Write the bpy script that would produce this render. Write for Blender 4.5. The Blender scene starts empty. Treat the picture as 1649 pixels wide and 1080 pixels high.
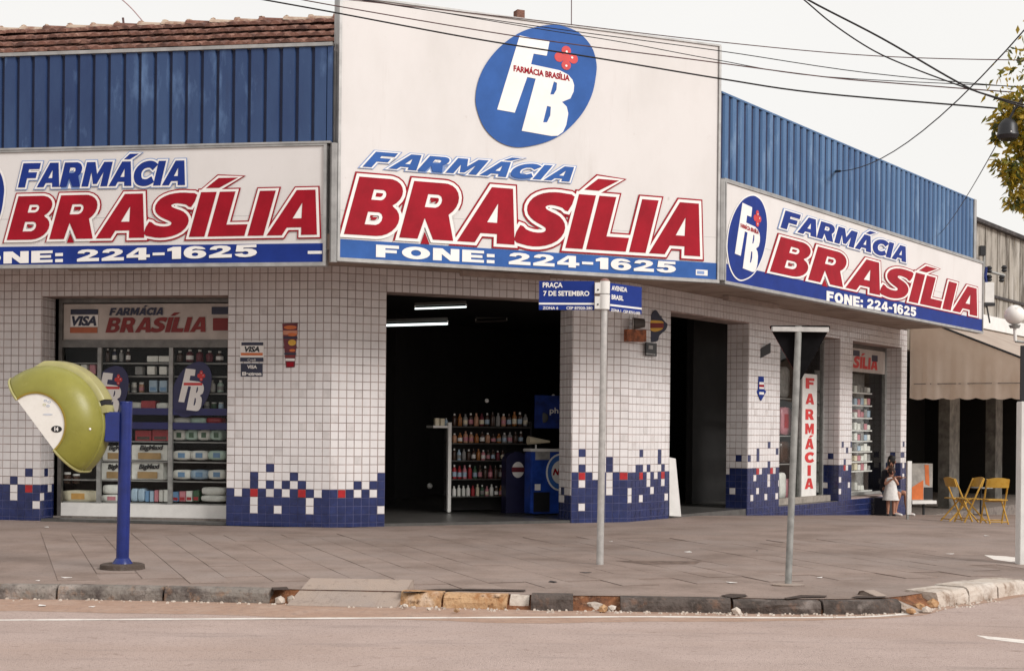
import bpy, bmesh, math, random
from mathutils import Vector, Matrix
from mathutils.geometry import tessellate_polygon
random.seed(7)
R = math.radians
SC = bpy.context.scene
COL = SC.collection

# ---------------------------------------------------------------- camera
F_PX, CX, HY, ROLL, EYE = 2400.0, 824.5, 692.0, 0.010, 1.608
cd = bpy.data.cameras.new('camera'); cam = bpy.data.objects.new('camera', cd); COL.objects.link(cam)
cd.sensor_width = 36; cd.lens = F_PX/1649*36; cd.clip_start = .1; cd.clip_end = 900
cd.shift_y = (HY-540)/1649
cam.location = (0, 0, EYE)
cam.matrix_world = Matrix.Translation((0, 0, EYE)) @ Matrix.Rotation(R(90), 4, 'X') @ Matrix.Rotation(math.atan(ROLL), 4, 'Z')
SC.camera = cam
# ---------------------------------------------------------------- overcast sky
w = bpy.data.worlds.new('World'); SC.world = w; w.use_nodes = True
nt = w.node_tree; nt.nodes.clear()
out = nt.nodes.new('ShaderNodeOutputWorld'); bg = nt.nodes.new('ShaderNodeBackground')
sky = nt.nodes.new('ShaderNodeTexSky'); sky.sky_type = 'NISHITA'; sky.sun_disc = False
SUN_EL, SUN_AZ = R(34), R(130)          # azimuth clockwise from +Y
sky.sun_elevation = SUN_EL; sky.sun_rotation = SUN_AZ; sky.dust_density = 3
tc = nt.nodes.new('ShaderNodeTexCoord'); nz = nt.nodes.new('ShaderNodeTexNoise'); nz.inputs['Scale'].default_value = 1.6; nz.inputs['Detail'].default_value = 4
rp = nt.nodes.new('ShaderNodeValToRGB')
rp.color_ramp.elements[0].position = .3; rp.color_ramp.elements[0].color = (.89, .868, .835, 1)
rp.color_ramp.elements[1].position = .75; rp.color_ramp.elements[1].color = (.96, .945, .915, 1)
sc_ = nt.nodes.new('ShaderNodeVectorMath'); sc_.operation = 'SCALE'; sc_.inputs['Scale'].default_value = 9.6
mx = nt.nodes.new('ShaderNodeMix'); mx.data_type = 'RGBA'; mx.inputs['Factor'].default_value = .93
nt.links.new(tc.outputs['Generated'], nz.inputs['Vector']); nt.links.new(nz.outputs['Fac'], rp.inputs['Fac'])
nt.links.new(rp.outputs['Color'], sc_.inputs[0]); nt.links.new(sky.outputs['Color'], mx.inputs['A']); nt.links.new(sc_.outputs[0], mx.inputs['B'])
nt.links.new(mx.outputs['Result'], bg.inputs['Color']); bg.inputs['Strength'].default_value = .095
nt.links.new(bg.outputs[0], out.inputs['Surface'])
sl = bpy.data.lights.new('sun', 'SUN'); so = bpy.data.objects.new('sun', sl); COL.objects.link(so)
sl.energy = 2.4; sl.angle = R(22); sl.color = (1, .968, .935)
sdir = Vector((math.sin(SUN_AZ)*math.cos(SUN_EL), math.cos(SUN_AZ)*math.cos(SUN_EL), math.sin(SUN_EL)))
so.rotation_euler = sdir.to_track_quat('Z', 'Y').to_euler(); so.location = (0, -10, 30)
vs = SC.view_settings; vs.view_transform = 'Standard'; vs.look = 'None'; vs.gamma = 1; vs.use_curve_mapping = False; vs.exposure = 0.22
SC.cycles.max_bounces = 6; SC.cycles.transparent_max_bounces = 12

# ---------------------------------------------------------------- back-projection, frames
def ray(px, py):
    u, v = px-CX, py-HY
    return Vector(((u+ROLL*v)/F_PX, 1.0, -(v-ROLL*u)/F_PX))
def at(px, py, Y):
    r = ray(px, py); return Vector((0, 0, EYE)) + r*Y
class Frame:
    """a vertical plane: origin o (x,y), direction angle a; n points to the street"""
    def __init__(s, o, ang):
        s.o = Vector((o[0], o[1])); s.a = ang
        s.d = Vector((math.cos(ang), math.sin(ang))); s.n = Vector((math.sin(ang), -math.cos(ang)))
    def W(s, u, z, o=0.0):
        p = s.o + s.d*u + s.n*o; return Vector((p.x, p.y, z))
    def P(s, px, py, o=0.0):
        r = ray(px, py); q = s.o + s.n*o
        t = q.dot(s.n)/Vector((r.x, r.y)).dot(s.n)
        p = Vector((r.x*t, r.y*t)); return (p-q).dot(s.d), EYE + r.z*t
    def off(s, o): 
        q = s.o+s.n*o; return Frame((q.x, q.y), s.a)
T = .125
LC = (-2.722, 22.32)
Lw = Frame(LC, R(-9.5)); Cw = Frame(LC, R(24.3))
uc, _ = Cw.P(1012, 640)
CRp = Cw.W(uc, 0); CR = (CRp.x, CRp.y)
Rw = Frame(CR, R(55.5))
OV = 1.93
def meet(f, g):
    # intersection of two plan lines
    den = f.d.x*g.d.y - f.d.y*g.d.x; q = g.o-f.o
    t = (q.x*g.d.y-q.y*g.d.x)/den; p = f.o+f.d*t; return (p.x, p.y)
lo, co, ro = Lw.off(OV), Cw.off(OV), Rw.off(OV)
LCs, CRs = meet(lo, co), meet(co, ro)
Ls = Frame(LCs, Lw.a); Cs = Frame(LCs, Cw.a); Rs = Frame(CRs, Rw.a)
def sstep(x): x = max(0, min(1, x)); return x*x*(3-2*x)
def D(x, y):
    s = (Vector((x, y))-Rw.o).dot(Rw.d); t = max(0, s-2.5)
    return -min(.040*t, 1.0)
def G(px, py, base=.13):
    z = base
    for _ in range(12):
        r = ray(px, py); t = (z-EYE)/r.z; x, y = r.x*t, t; z = base + D(x, y)
    return Vector((x, y, z))

# ---------------------------------------------------------------- materials
MATS = {}
def mat(name, col, rough=.6, var=.12, scale=6, bump=0.0, bscale=40, metal=0, spec=.5, col2=None, emit=0, stretch=(1, 1, 1), lo_=.35, hi_=.65):
    if name in MATS: return MATS[name]
    m = bpy.data.materials.new(name); m.use_nodes = True; t = m.node_tree; b = t.nodes['Principled BSDF']
    b.inputs['Roughness'].default_value = rough; b.inputs['Metallic'].default_value = metal; b.inputs['Specular IOR Level'].default_value = spec
    c2 = col2 or tuple(max(0, c*(1-var*2)) for c in col)
    g = t.nodes.new('ShaderNodeNewGeometry'); mp = t.nodes.new('ShaderNodeMapping'); mp.inputs['Scale'].default_value = stretch
    n = t.nodes.new('ShaderNodeTexNoise'); n.inputs['Scale'].default_value = scale; n.inputs['Detail'].default_value = 7; n.inputs['Roughness'].default_value = .62
    r = t.nodes.new('ShaderNodeValToRGB'); e = r.color_ramp.elements
    e[0].position = lo_; e[0].color = (*c2, 1); e[1].position = hi_; e[1].color = (*col, 1)
    t.links.new(g.outputs['Position'], mp.inputs['Vector']); t.links.new(mp.outputs[0], n.inputs['Vector']); t.links.new(n.outputs['Fac'], r.inputs['Fac']); t.links.new(r.outputs['Color'], b.inputs['Base Color'])
    if bump:
        n2 = t.nodes.new('ShaderNodeTexNoise'); n2.inputs['Scale'].default_value = bscale; n2.inputs['Detail'].default_value = 5
        bp = t.nodes.new('ShaderNodeBump'); bp.inputs['Strength'].default_value = bump; bp.inputs['Distance'].default_value = .02
        t.links.new(mp.outputs[0], n2.inputs['Vector']); t.links.new(n2.outputs['Fac'], bp.inputs['Height']); t.links.new(bp.outputs[0], b.inputs['Normal'])
    if emit:
        b.inputs['Emission Color'].default_value = (*col, 1); b.inputs['Emission Strength'].default_value = emit
    MATS[name] = m; return m
def layered(name, base, layers, rough=.85, bump=.3, bscale=60, spec=.3):
    """base colour with several noise-masked layers: (colour, scale, lo, hi, stretch)"""
    m = bpy.data.materials.new(name); m.use_nodes = True; t = m.node_tree; b = t.nodes['Principled BSDF']
    b.inputs['Roughness'].default_value = rough; b.inputs['Specular IOR Level'].default_value = spec
    g = t.nodes.new('ShaderNodeNewGeometry'); prev = None
    for col, sca, lo__, hi__, st in layers:
        mp = t.nodes.new('ShaderNodeMapping'); mp.inputs['Scale'].default_value = st; mp.inputs['Location'].default_value = (sca*3.1, sca, 0)
        n = t.nodes.new('ShaderNodeTexNoise'); n.inputs['Scale'].default_value = sca; n.inputs['Detail'].default_value = 8; n.inputs['Roughness'].default_value = .65
        mr = t.nodes.new('ShaderNodeMapRange'); mr.inputs['From Min'].default_value = lo__; mr.inputs['From Max'].default_value = hi__
        x = t.nodes.new('ShaderNodeMix'); x.data_type = 'RGBA'
        t.links.new(g.outputs['Position'], mp.inputs['Vector']); t.links.new(mp.outputs[0], n.inputs['Vector']); t.links.new(n.outputs['Fac'], mr.inputs['Value']); t.links.new(mr.outputs[0], x.inputs['Factor'])
        if prev: t.links.new(prev, x.inputs['A'])
        else: x.inputs['A'].default_value = (*base, 1)
        x.inputs['B'].default_value = (*col, 1); prev = x.outputs['Result']
    t.links.new(prev, b.inputs['Base Color'])
    n2 = t.nodes.new('ShaderNodeTexNoise'); n2.inputs['Scale'].default_value = bscale; n2.inputs['Detail'].default_value = 6
    bp = t.nodes.new('ShaderNodeBump'); bp.inputs['Strength'].default_value = bump; bp.inputs['Distance'].default_value = .02
    t.links.new(g.outputs['Position'], n2.inputs['Vector']); t.links.new(n2.outputs['Fac'], bp.inputs['Height']); t.links.new(bp.outputs[0], b.inputs['Normal'])
    MATS[name] = m; return m
def glass_mat():
    m = bpy.data.materials.new('glass'); m.use_nodes = True; t = m.node_tree; t.nodes.clear()
    o = t.nodes.new('ShaderNodeOutputMaterial'); tr = t.nodes.new('ShaderNodeBsdfTransparent'); gl = t.nodes.new('ShaderNodeBsdfGlossy'); gl.inputs['Roughness'].default_value = .04
    tr.inputs['Color'].default_value = (.95, .96, .955, 1)
    fr = t.nodes.new('ShaderNodeFresnel'); fr.inputs['IOR'].default_value = 1.25
    mxs = t.nodes.new('ShaderNodeMixShader'); g_ = t.nodes.new('ShaderNodeNewGeometry'); mt_ = t.nodes.new('ShaderNodeMath'); mt_.operation = 'MULTIPLY_ADD'; mt_.inputs[1].default_value = -1; mt_.inputs[2].default_value = 1; mu_ = t.nodes.new('ShaderNodeMath'); mu_.operation = 'MULTIPLY'; t.links.new(g_.outputs['Backfacing'], mt_.inputs[0]); t.links.new(mt_.outputs[0], mu_.inputs[0]); t.links.new(fr.outputs[0], mu_.inputs[1]); t.links.new(mu_.outputs[0], mxs.inputs[0]); t.links.new(tr.outputs[0], mxs.inputs[1]); t.links.new(gl.outputs[0], mxs.inputs[2]); t.links.new(mxs.outputs[0], o.inputs['Surface'])
    return m
M_glass = glass_mat()
one = (1, 1, 1)
M_asph = layered('worn_asphalt', (.47, .365, .328), [((.41, .315, .28), 1.2, .38, .62, one), ((.40, .29, .24), .35, .45, .75, (.35, 1, 1)), ((.33, .26, .235), 2.2, .55, .7, (.25, 1.4, 1)), ((.18, .14, .13), 38, .54, .72, one), ((.27, .20, .17), 5, .60, .72, one), ((.50, .42, .38), 60, .6, .78, one)], bump=.35, bscale=90)
M_asph.node_tree.nodes['Principled BSDF'].inputs['Roughness'].default_value = .92; M_asph.node_tree.nodes['Bump'].inputs['Strength'].default_value = .7
M_gutter = layered('gutter_dust', (.36, .235, .175), [((.42, .30, .24), 3, .45, .7, one), ((.24, .17, .14), 14, .5, .75, one)], bump=.4, bscale=60)
M_side = layered('sidewalk_concrete', (.29, .220, .188), [((.20, .148, .122), 1.1, .4, .62, one), ((.27, .215, .19), .5, .45, .7, one), ((.11, .085, .075), 22, .56, .78, one), ((.30, .24, .21), 45, .62, .8, one)], bump=.35, bscale=70)
M_slab = layered('paving_concrete', (.295, .225, .192), [((.21, .156, .13), 1.3, .4, .62, one), ((.29, .235, .21), .6, .45, .7, one), ((.12, .09, .08), 24, .56, .78, one), ((.33, .27, .24), 50, .62, .8, one)], bump=.35, bscale=70)
M_joint = mat('joint_dirt', (.07, .05, .042), .95, .3, 20)
M_line = layered('road_paint', (.72, .67, .62), [((.52, .44, .40), 9, .52, .7, one)], bump=.1)
M_kerb = layered('kerb_concrete', (.20, .175, .155), [((.07, .055, .05), 4, .45, .62, one), ((.34, .29, .26), 2.2, .52, .7, one), ((.26, .15, .09), 7, .55, .75, one), ((.05, .04, .035), 25, .55, .75, one)], bump=.8, bscale=28)
M_kerbdark = layered('kerb_sooty', (.095, .075, .066), [((.045, .035, .03), 5, .45, .62, one), ((.26, .22, .20), 3.2, .56, .74, one), ((.17, .10, .07), 9, .55, .75, one)], bump=.9, bscale=28)
M_kerbbrown = layered('kerb_earthy', (.46, .29, .16), [((.30, .14, .055), 6, .45, .62, one), ((.55, .42, .32), 4, .55, .7, one), ((.09, .045, .02), 14, .56, .7, one)], bump=.9, bscale=26)
M_kerblight = layered('kerb_pale', (.50, .43, .37), [((.20, .13, .09), 5, .5, .68, one), ((.6, .55, .5), 3, .5, .7, one)], bump=.7, bscale=28)
M_ramp = layered('ramp_concrete', (.30, .245, .215), [((.35, .27, .22), 2, .4, .7, one), ((.20, .155, .13), 12, .55, .75, one)], bump=.25)
M_earth = layered('red_earth', (.22, .09, .04), [((.08, .035, .02), 8, .45, .65, one), ((.42, .26, .16), 14, .55, .75, one)], bump=.9, bscale=30)
M_grout = mat('grout', (.42, .325, .295), .9, .25, 3)
M_groutb = mat('grout_bluish', (.085, .09, .20), .9, .25, 3)
M_tw = mat('tile_white', (.69, .655, .65), .22, .06, 2.2)
M_tw2 = mat('tile_white_aged', (.62, .58, .57), .28, .08, 9)
M_tb = mat('tile_blue', (.019, .030, .115), .22, .22, 7)
M_tr = mat('tile_red', (.42, .012, .018), .25, .15, 7)
M_signw = layered('sign_white', (.66, .63, .615), [((.60, .57, .55), .9, .42, .72, (1, 1, .5)), ((.52, .475, .45), 2.2, .60, .85, (1.2, 1.2, .12)), ((.50, .45, .42), 6, .66, .8, one)], rough=.6, bump=.03, bscale=8, spec=.2)
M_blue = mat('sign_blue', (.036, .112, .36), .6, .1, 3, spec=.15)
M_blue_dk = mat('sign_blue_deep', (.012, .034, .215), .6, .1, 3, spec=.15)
M_blue_lt = mat('sign_outline_blue', (.20, .30, .55), .5, .1, 3)
M_red = mat('sign_red', (.33, .006, .018), .6, .12, 3, spec=.15)
M_redb = mat('sign_red_bright', (.62, .03, .03), .5, .12, 3)
M_print = mat('sign_print_white', (.80, .77, .74), .5, .04, 3)
M_alu = mat('aluminium_trim', (.40, .39, .38), .42, .15, 5, metal=.35)
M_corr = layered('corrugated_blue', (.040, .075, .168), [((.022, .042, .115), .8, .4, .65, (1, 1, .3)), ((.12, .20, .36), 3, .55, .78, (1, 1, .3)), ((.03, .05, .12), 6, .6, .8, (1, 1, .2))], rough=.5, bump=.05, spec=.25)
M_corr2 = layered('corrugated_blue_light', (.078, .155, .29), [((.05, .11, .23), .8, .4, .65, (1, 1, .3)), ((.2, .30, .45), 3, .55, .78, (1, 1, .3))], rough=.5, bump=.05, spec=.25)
M_rib = mat('groove_shade', (.012, .02, .07), .6, .2, 5)  # near-black blue that paints shade into the grooves of the sheets
M_terra = layered('terracotta', (.19, .088, .064), [((.09, .045, .036), 3, .42, .62, one), ((.34, .19, .14), 5, .52, .72, one), ((.05, .03, .025), 11, .56, .72, one)], bump=.5, bscale=30)
M_ridge = layered('ridge_mortar', (.46, .36, .28), [((.25, .13, .09), 5, .45, .65, one)], bump=.5)
M_soff = layered('soffit_plaster', (.36, .285, .24), [((.24, .18, .15), 1.5, .45, .65, one)], bump=.2)
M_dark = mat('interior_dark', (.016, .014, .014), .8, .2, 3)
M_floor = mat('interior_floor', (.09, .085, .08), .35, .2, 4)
M_black = mat('black_paint', (.010, .010, .013), .45, .2, 6)
M_navy = mat('navy_print', (.012, .014, .05), .45, .2, 6)
M_frame = mat('window_frame_metal', (.15, .14, .13), .4, .2, 8, metal=.5)
M_white = mat('white_paint', (.74, .72, .69), .4, .06, 5)
M_bluepaint = mat('blue_gloss_paint', (.007, .020, .155), .25, .15, 8)
M_galv = mat('galvanised_steel', (.52, .50, .48), .42, .12, 14, metal=.3)
M_galvd = mat('galvanised_dull', (.32, .32, .305), .5, .18, 10, metal=.25)
M_olive = layered('hood_fibreglass', (.235, .22, .04), [((.195, .18, .03), 2.5, .4, .65, one), ((.29, .27, .07), 7, .58, .78, one), ((.15, .14, .035), 30, .62, .75, (1, 1, .3))], rough=.38, bump=.06, spec=.4)
M_olive2 = mat('hood_band', (.37, .34, .14), .35, .1, 5)
M_footing = layered('footing_dark', (.075, .055, .045), [((.12, .10, .09), 8, .5, .7, one)], bump=.6)
M_conc = layered('footing_concrete', (.22, .19, .17), [((.12, .10, .09), 8, .45, .65, one)], bump=.6)
M_lamp = mat('tube_light', (.9, 1, .97), .4, .01, 2, emit=1.8)
M_orange = mat('orange_print', (.68, .16, .03), .5, .1, 8)
M_yellow = mat('yellow_print', (.75, .42, .04), .5, .1, 8)
M_maroon = mat('maroon_print', (.16, .012, .025), .5, .2, 8)
M_grey = mat('grey_print', (.33, .32, .31), .5, .2, 8)
M_cream = mat('cream_print', (.66, .58, .42), .5, .1, 8)
M_chair = layered('yellow_chair_paint', (.50, .29, .05), [((.42, .20, .02), 9, .5, .7, one)], rough=.4, bump=.1)
M_awn = layered('awning_canvas', (.70, .60, .52), [((.55, .44, .37), 1.6, .42, .65, (1, 1, .5)), ((.60, .52, .46), 3, .55, .75, (1, 1, .5))], rough=.85, bump=.25, bscale=6)
def translucent(m, col, f):
    n = m.node_tree; b = n.nodes['Principled BSDF']; tl = n.nodes.new('ShaderNodeBsdfTranslucent'); tl.inputs['Color'].default_value = (*col, 1)
    x = n.nodes.new('ShaderNodeMixShader'); x.inputs[0].default_value = f; n.links.new(b.outputs[0], x.inputs[1]); n.links.new(tl.outputs[0], x.inputs[2]); n.links.new(x.outputs[0], n.nodes['Material Output'].inputs['Surface'])
translucent(M_awn, (.78, .66, .54), .45)
M_oldwall = layered('stained_render', (.34, .31, .27), [((.10, .085, .07), 1.3, .45, .62, (1.6, 1.6, .35)), ((.48, .45, .41), 1.8, .55, .72, (1.5, 1.5, .3)), ((.15, .11, .06), 3.1, .58, .72, (2, 2, .4))], bump=.4)
M_skin = mat('skin', (.42, .20, .13), .55, .1, 20)
M_hair = mat('dark_hair', (.012, .009, .008), .5, .2, 40)
M_wcloth = mat('white_cloth', (.72, .69, .66), .8, .1, 14, bump=.3, bscale=20)
M_dcloth = mat('dark_cloth', (.020, .018, .026), .85, .2, 14, bump=.3, bscale=20)
M_denim = mat('denim', (.10, .14, .22), .85, .25, 30, bump=.3)
M_bark = layered('bark', (.10, .07, .05), [((.05, .035, .03), 12, .45, .65, (1, 1, .3))], bump=.8)
M_cable = mat('cable_black', (.012, .010, .012), .6, .2, 8)
M_cable2 = mat('cable_brown', (.12, .06, .06), .6, .2, 8)

# ---------------------------------------------------------------- mesh helpers
class MB:
    def __init__(s): s.v = []; s.f = []; s.mi = []; s.cur = 0
    def add(s, vs, fs):
        b = len(s.v); s.v += [tuple(x) for x in vs]
        for f in fs: s.f.append(tuple(i+b for i in f)); s.mi.append(s.cur)
        return s
    def hexa(s, p):  # p: 8 points, 0-3 bottom loop, 4-7 top loop
        return s.add(p, [(0, 3, 2, 1), (4, 5, 6, 7), (0, 1, 5, 4), (1, 2, 6, 5), (2, 3, 7, 6), (3, 0, 4, 7)])
    def box(s, x0, x1, y0, y1, z0, z1):
        return s.hexa([(x0, y0, z0), (x1, y0, z0), (x1, y1, z0), (x0, y1, z0), (x0, y0, z1), (x1, y0, z1), (x1, y1, z1), (x0, y1, z1)])
    def fbox(s, fr, u0, u1, z0, z1, o0, o1):  # box in a facade frame, o0 back .. o1 front
        W = fr.W
        return s.hexa([W(u0, z0, o1), W(u1, z0, o1), W(u1, z0, o0), W(u0, z0, o0), W(u0, z1, o1), W(u1, z1, o1), W(u1, z1, o0), W(u0, z1, o0)])
    def quadbox(s, pts, back):  # 4 front points (ccw) extruded by vector back
        b = Vector(back); p = [Vector(q) for q in pts]; q = [x+b for x in p]
        return s.add(p+q, [(0, 1, 2, 3), (7, 6, 5, 4), (0, 4, 5, 1), (1, 5, 6, 2), (2, 6, 7, 3), (3, 7, 4, 0)])
    def tube(s, pts, rad, n=8, cap=True):
        pts = [Vector(p) for p in pts]; rs = rad if isinstance(rad, (list, tuple)) else [rad]*len(pts)
        b = len(s.v); up = None
        for i, p in enumerate(pts):
            t = (pts[min(i+1, len(pts)-1)]-pts[max(i-1, 0)]).normalized()
            if up is None or abs(up.dot(t)) > .98: up = Vector((0, 0, 1)) if abs(t.z) < .9 else Vector((0, 1, 0))
            x = t.cross(up).normalized(); y = x.cross(t).normalized(); up = y
            for k in range(n):
                a = 2*math.pi*k/n; s.v.append(tuple(p+(x*math.cos(a)+y*math.sin(a))*rs[i]))
        for i in range(len(pts)-1):
            for k in range(n):
                a, c = b+i*n+k, b+i*n+(k+1) % n; s.f.append((a, c, c+n, a+n)); s.mi.append(s.cur)
        if cap:
            s.f.append(tuple(b+k for k in range(n))[::-1]); s.mi.append(s.cur)
            e = b+(len(pts)-1)*n; s.f.append(tuple(e+k for k in range(n))); s.mi.append(s.cur)
        return s
    def lathe(s, prof, c, n=16, ax=None, sx=1, sy=1):
        """profile (r, z) round vertical axis at c; ax optional 3x3 matrix"""
        b = len(s.v); c = Vector(c)
        for r, z in prof:
            for k in range(n):
                a = 2*math.pi*k/n; p = Vector((r*math.cos(a)*sx, r*math.sin(a)*sy, z))
                s.v.append(tuple(c+(ax @ p if ax else p)))
        for i in range(len(prof)-1):
            for k in range(n):
                a, d = b+i*n+k, b+i*n+(k+1) % n; s.f.append((a, d, d+n, a+n)); s.mi.append(s.cur)
        s.f.append(tuple(b+k for k in range(n))[::-1]); s.mi.append(s.cur)
        e = b+(len(prof)-1)*n; s.f.append(tuple(e+k for k in range(n))); s.mi.append(s.cur)
        return s
    def ball(s, c, r, n=12, m=8, sq=(1, 1, 1)):
        return s.lathe([(max(1e-4, r*math.sin(math.pi*i/m)), -r*math.cos(math.pi*i/m)*sq[2]) for i in range(m+1)], c, n, sx=sq[0], sy=sq[1])
    def poly(s, fr, contours, o0, o1):
        """filled polygon with holes in a facade frame between offsets o0 (back) and o1 (front)"""
        vl = [[Vector((x, y, 0)) for x, y in c] for c in contours]
        tris = tessellate_polygon(vl); flat = [p for c in contours for p in c]; n = len(flat); b = len(s.v)
        s.v += [tuple(fr.W(x, y, o1)) for x, y in flat] + [tuple(fr.W(x, y, o0)) for x, y in flat]
        for t in tris:
            a, c, d = [flat[i] for i in t]
            cr = (c[0]-a[0])*(d[1]-a[1])-(c[1]-a[1])*(d[0]-a[0])
            t = t if cr > 0 else t[::-1]
            s.f.append(tuple(b+i for i in t)); s.mi.append(s.cur)
        k = 0
        for c in contours:
            L = len(c)
            for i in range(L):
                p, q = b+k+i, b+k+(i+1) % L; s.f.append((p, p+n, q+n, q)); s.mi.append(s.cur)
            k += L
        return s
    def build(s, name, m, parent=None, smooth=False, bevel=0, origin=None, fixn=True):
        me = bpy.data.meshes.new(name); o0 = Vector(origin) if origin else None
        vs = s.v if not o0 else [tuple(Vector(p)-o0) for p in s.v]
        me.from_pydata(vs, [], s.f)
        for x in (m if isinstance(m, (list, tuple)) else [m]): me.materials.append(x)
        if isinstance(m, (list, tuple)): me.polygons.foreach_set('material_index', s.mi)
        if fixn:
            bm = bmesh.new(); bm.from_mesh(me); bmesh.ops.recalc_face_normals(bm, faces=bm.faces)
            if bevel:
                es = [e for e in bm.edges if len(e.link_faces) == 2 and e.calc_face_angle(0) > .6]
                bmesh.ops.bevel(bm, geom=es, offset=bevel, segments=2, affect='EDGES', clamp_overlap=True)
            bm.to_mesh(me); bm.free()
        if smooth:
            me.polygons.foreach_set('use_smooth', [True]*len(me.polygons))
            try: me.set_sharp_from_angle(angle=R(40))
            except Exception: pass
        o = bpy.data.objects.new(name, me); COL.objects.link(o)
        if o0: o.location = o0
        if parent is not None:
            o.parent = parent
            pw = wloc(parent)
            o.location = (o0 or Vector((0, 0, 0))) - pw
        return o
def wloc(o):
    p = Vector(o.location)
    while o.parent: o = o.parent; p += Vector(o.location)
    return p
def thing(name, label, cat, loc=(0, 0, 0), group=None):
    o = bpy.data.objects.new(name, None); COL.objects.link(o); o.location = loc; o.empty_display_size = .1
    return tag(o, label, cat, group)
def tag(o, label, cat, group=None):
    o['label'] = label; o['category'] = cat
    if group: o['group'] = group
    return o
def struct(o): o['kind'] = 'structure'; return o
def stuff(o): o['kind'] = 'stuff'; return o
def lab(o, label): o['label'] = label; return o
ORD = ['first', 'second', 'third', 'fourth', 'fifth', 'sixth', 'seventh', 'eighth', 'ninth', 'tenth', 'eleventh', 'twelfth', 'thirteenth', 'fourteenth', 'fifteenth', 'sixteenth', 'seventeenth', 'eighteenth', 'nineteenth', 'twentieth']

# ---------------------------------------------------------------- glyphs
def arc(cx, cy, rx, ry, a0, a1, n=8):
    return [(cx+rx*math.cos(R(a0+(a1-a0)*i/n)), cy+ry*math.sin(R(a0+(a1-a0)*i/n))) for i in range(n+1)]
def catmull(p, k=5, closed=False):
    r = []; n = len(p); idx = range(n) if closed else range(n-1)
    for i in idx:
        P = [p[(i+j) % n] if closed else p[max(0, min(n-1, i+j))] for j in (-1, 0, 1, 2)]
        for q in range(k):
            t = q/k
            r.append(tuple(.5*((2*P[1][a])+(-P[0][a]+P[2][a])*t+(2*P[0][a]-5*P[1][a]+4*P[2][a]-P[3][a])*t*t+(-P[0][a]+3*P[1][a]-3*P[2][a]+P[3][a])*t**3) for a in (0, 1)))
    if not closed: r.append(p[-1])
    return r
def nib(pts, hw, hh):
    c = catmull(pts, 5); L = []; Rr = []
    for i, (x, y) in enumerate(c):
        a, b = c[max(0, i-1)], c[min(len(c)-1, i+1)]; dx, dy = b[0]-a[0], b[1]-a[1]; l = math.hypot(dx, dy); nx, ny = -dy/l, dx/l
        L.append((x+nx*hw, y+ny*hh)); Rr.append((x-nx*hw, y-ny*hh))
    return L+Rr[::-1]
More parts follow.
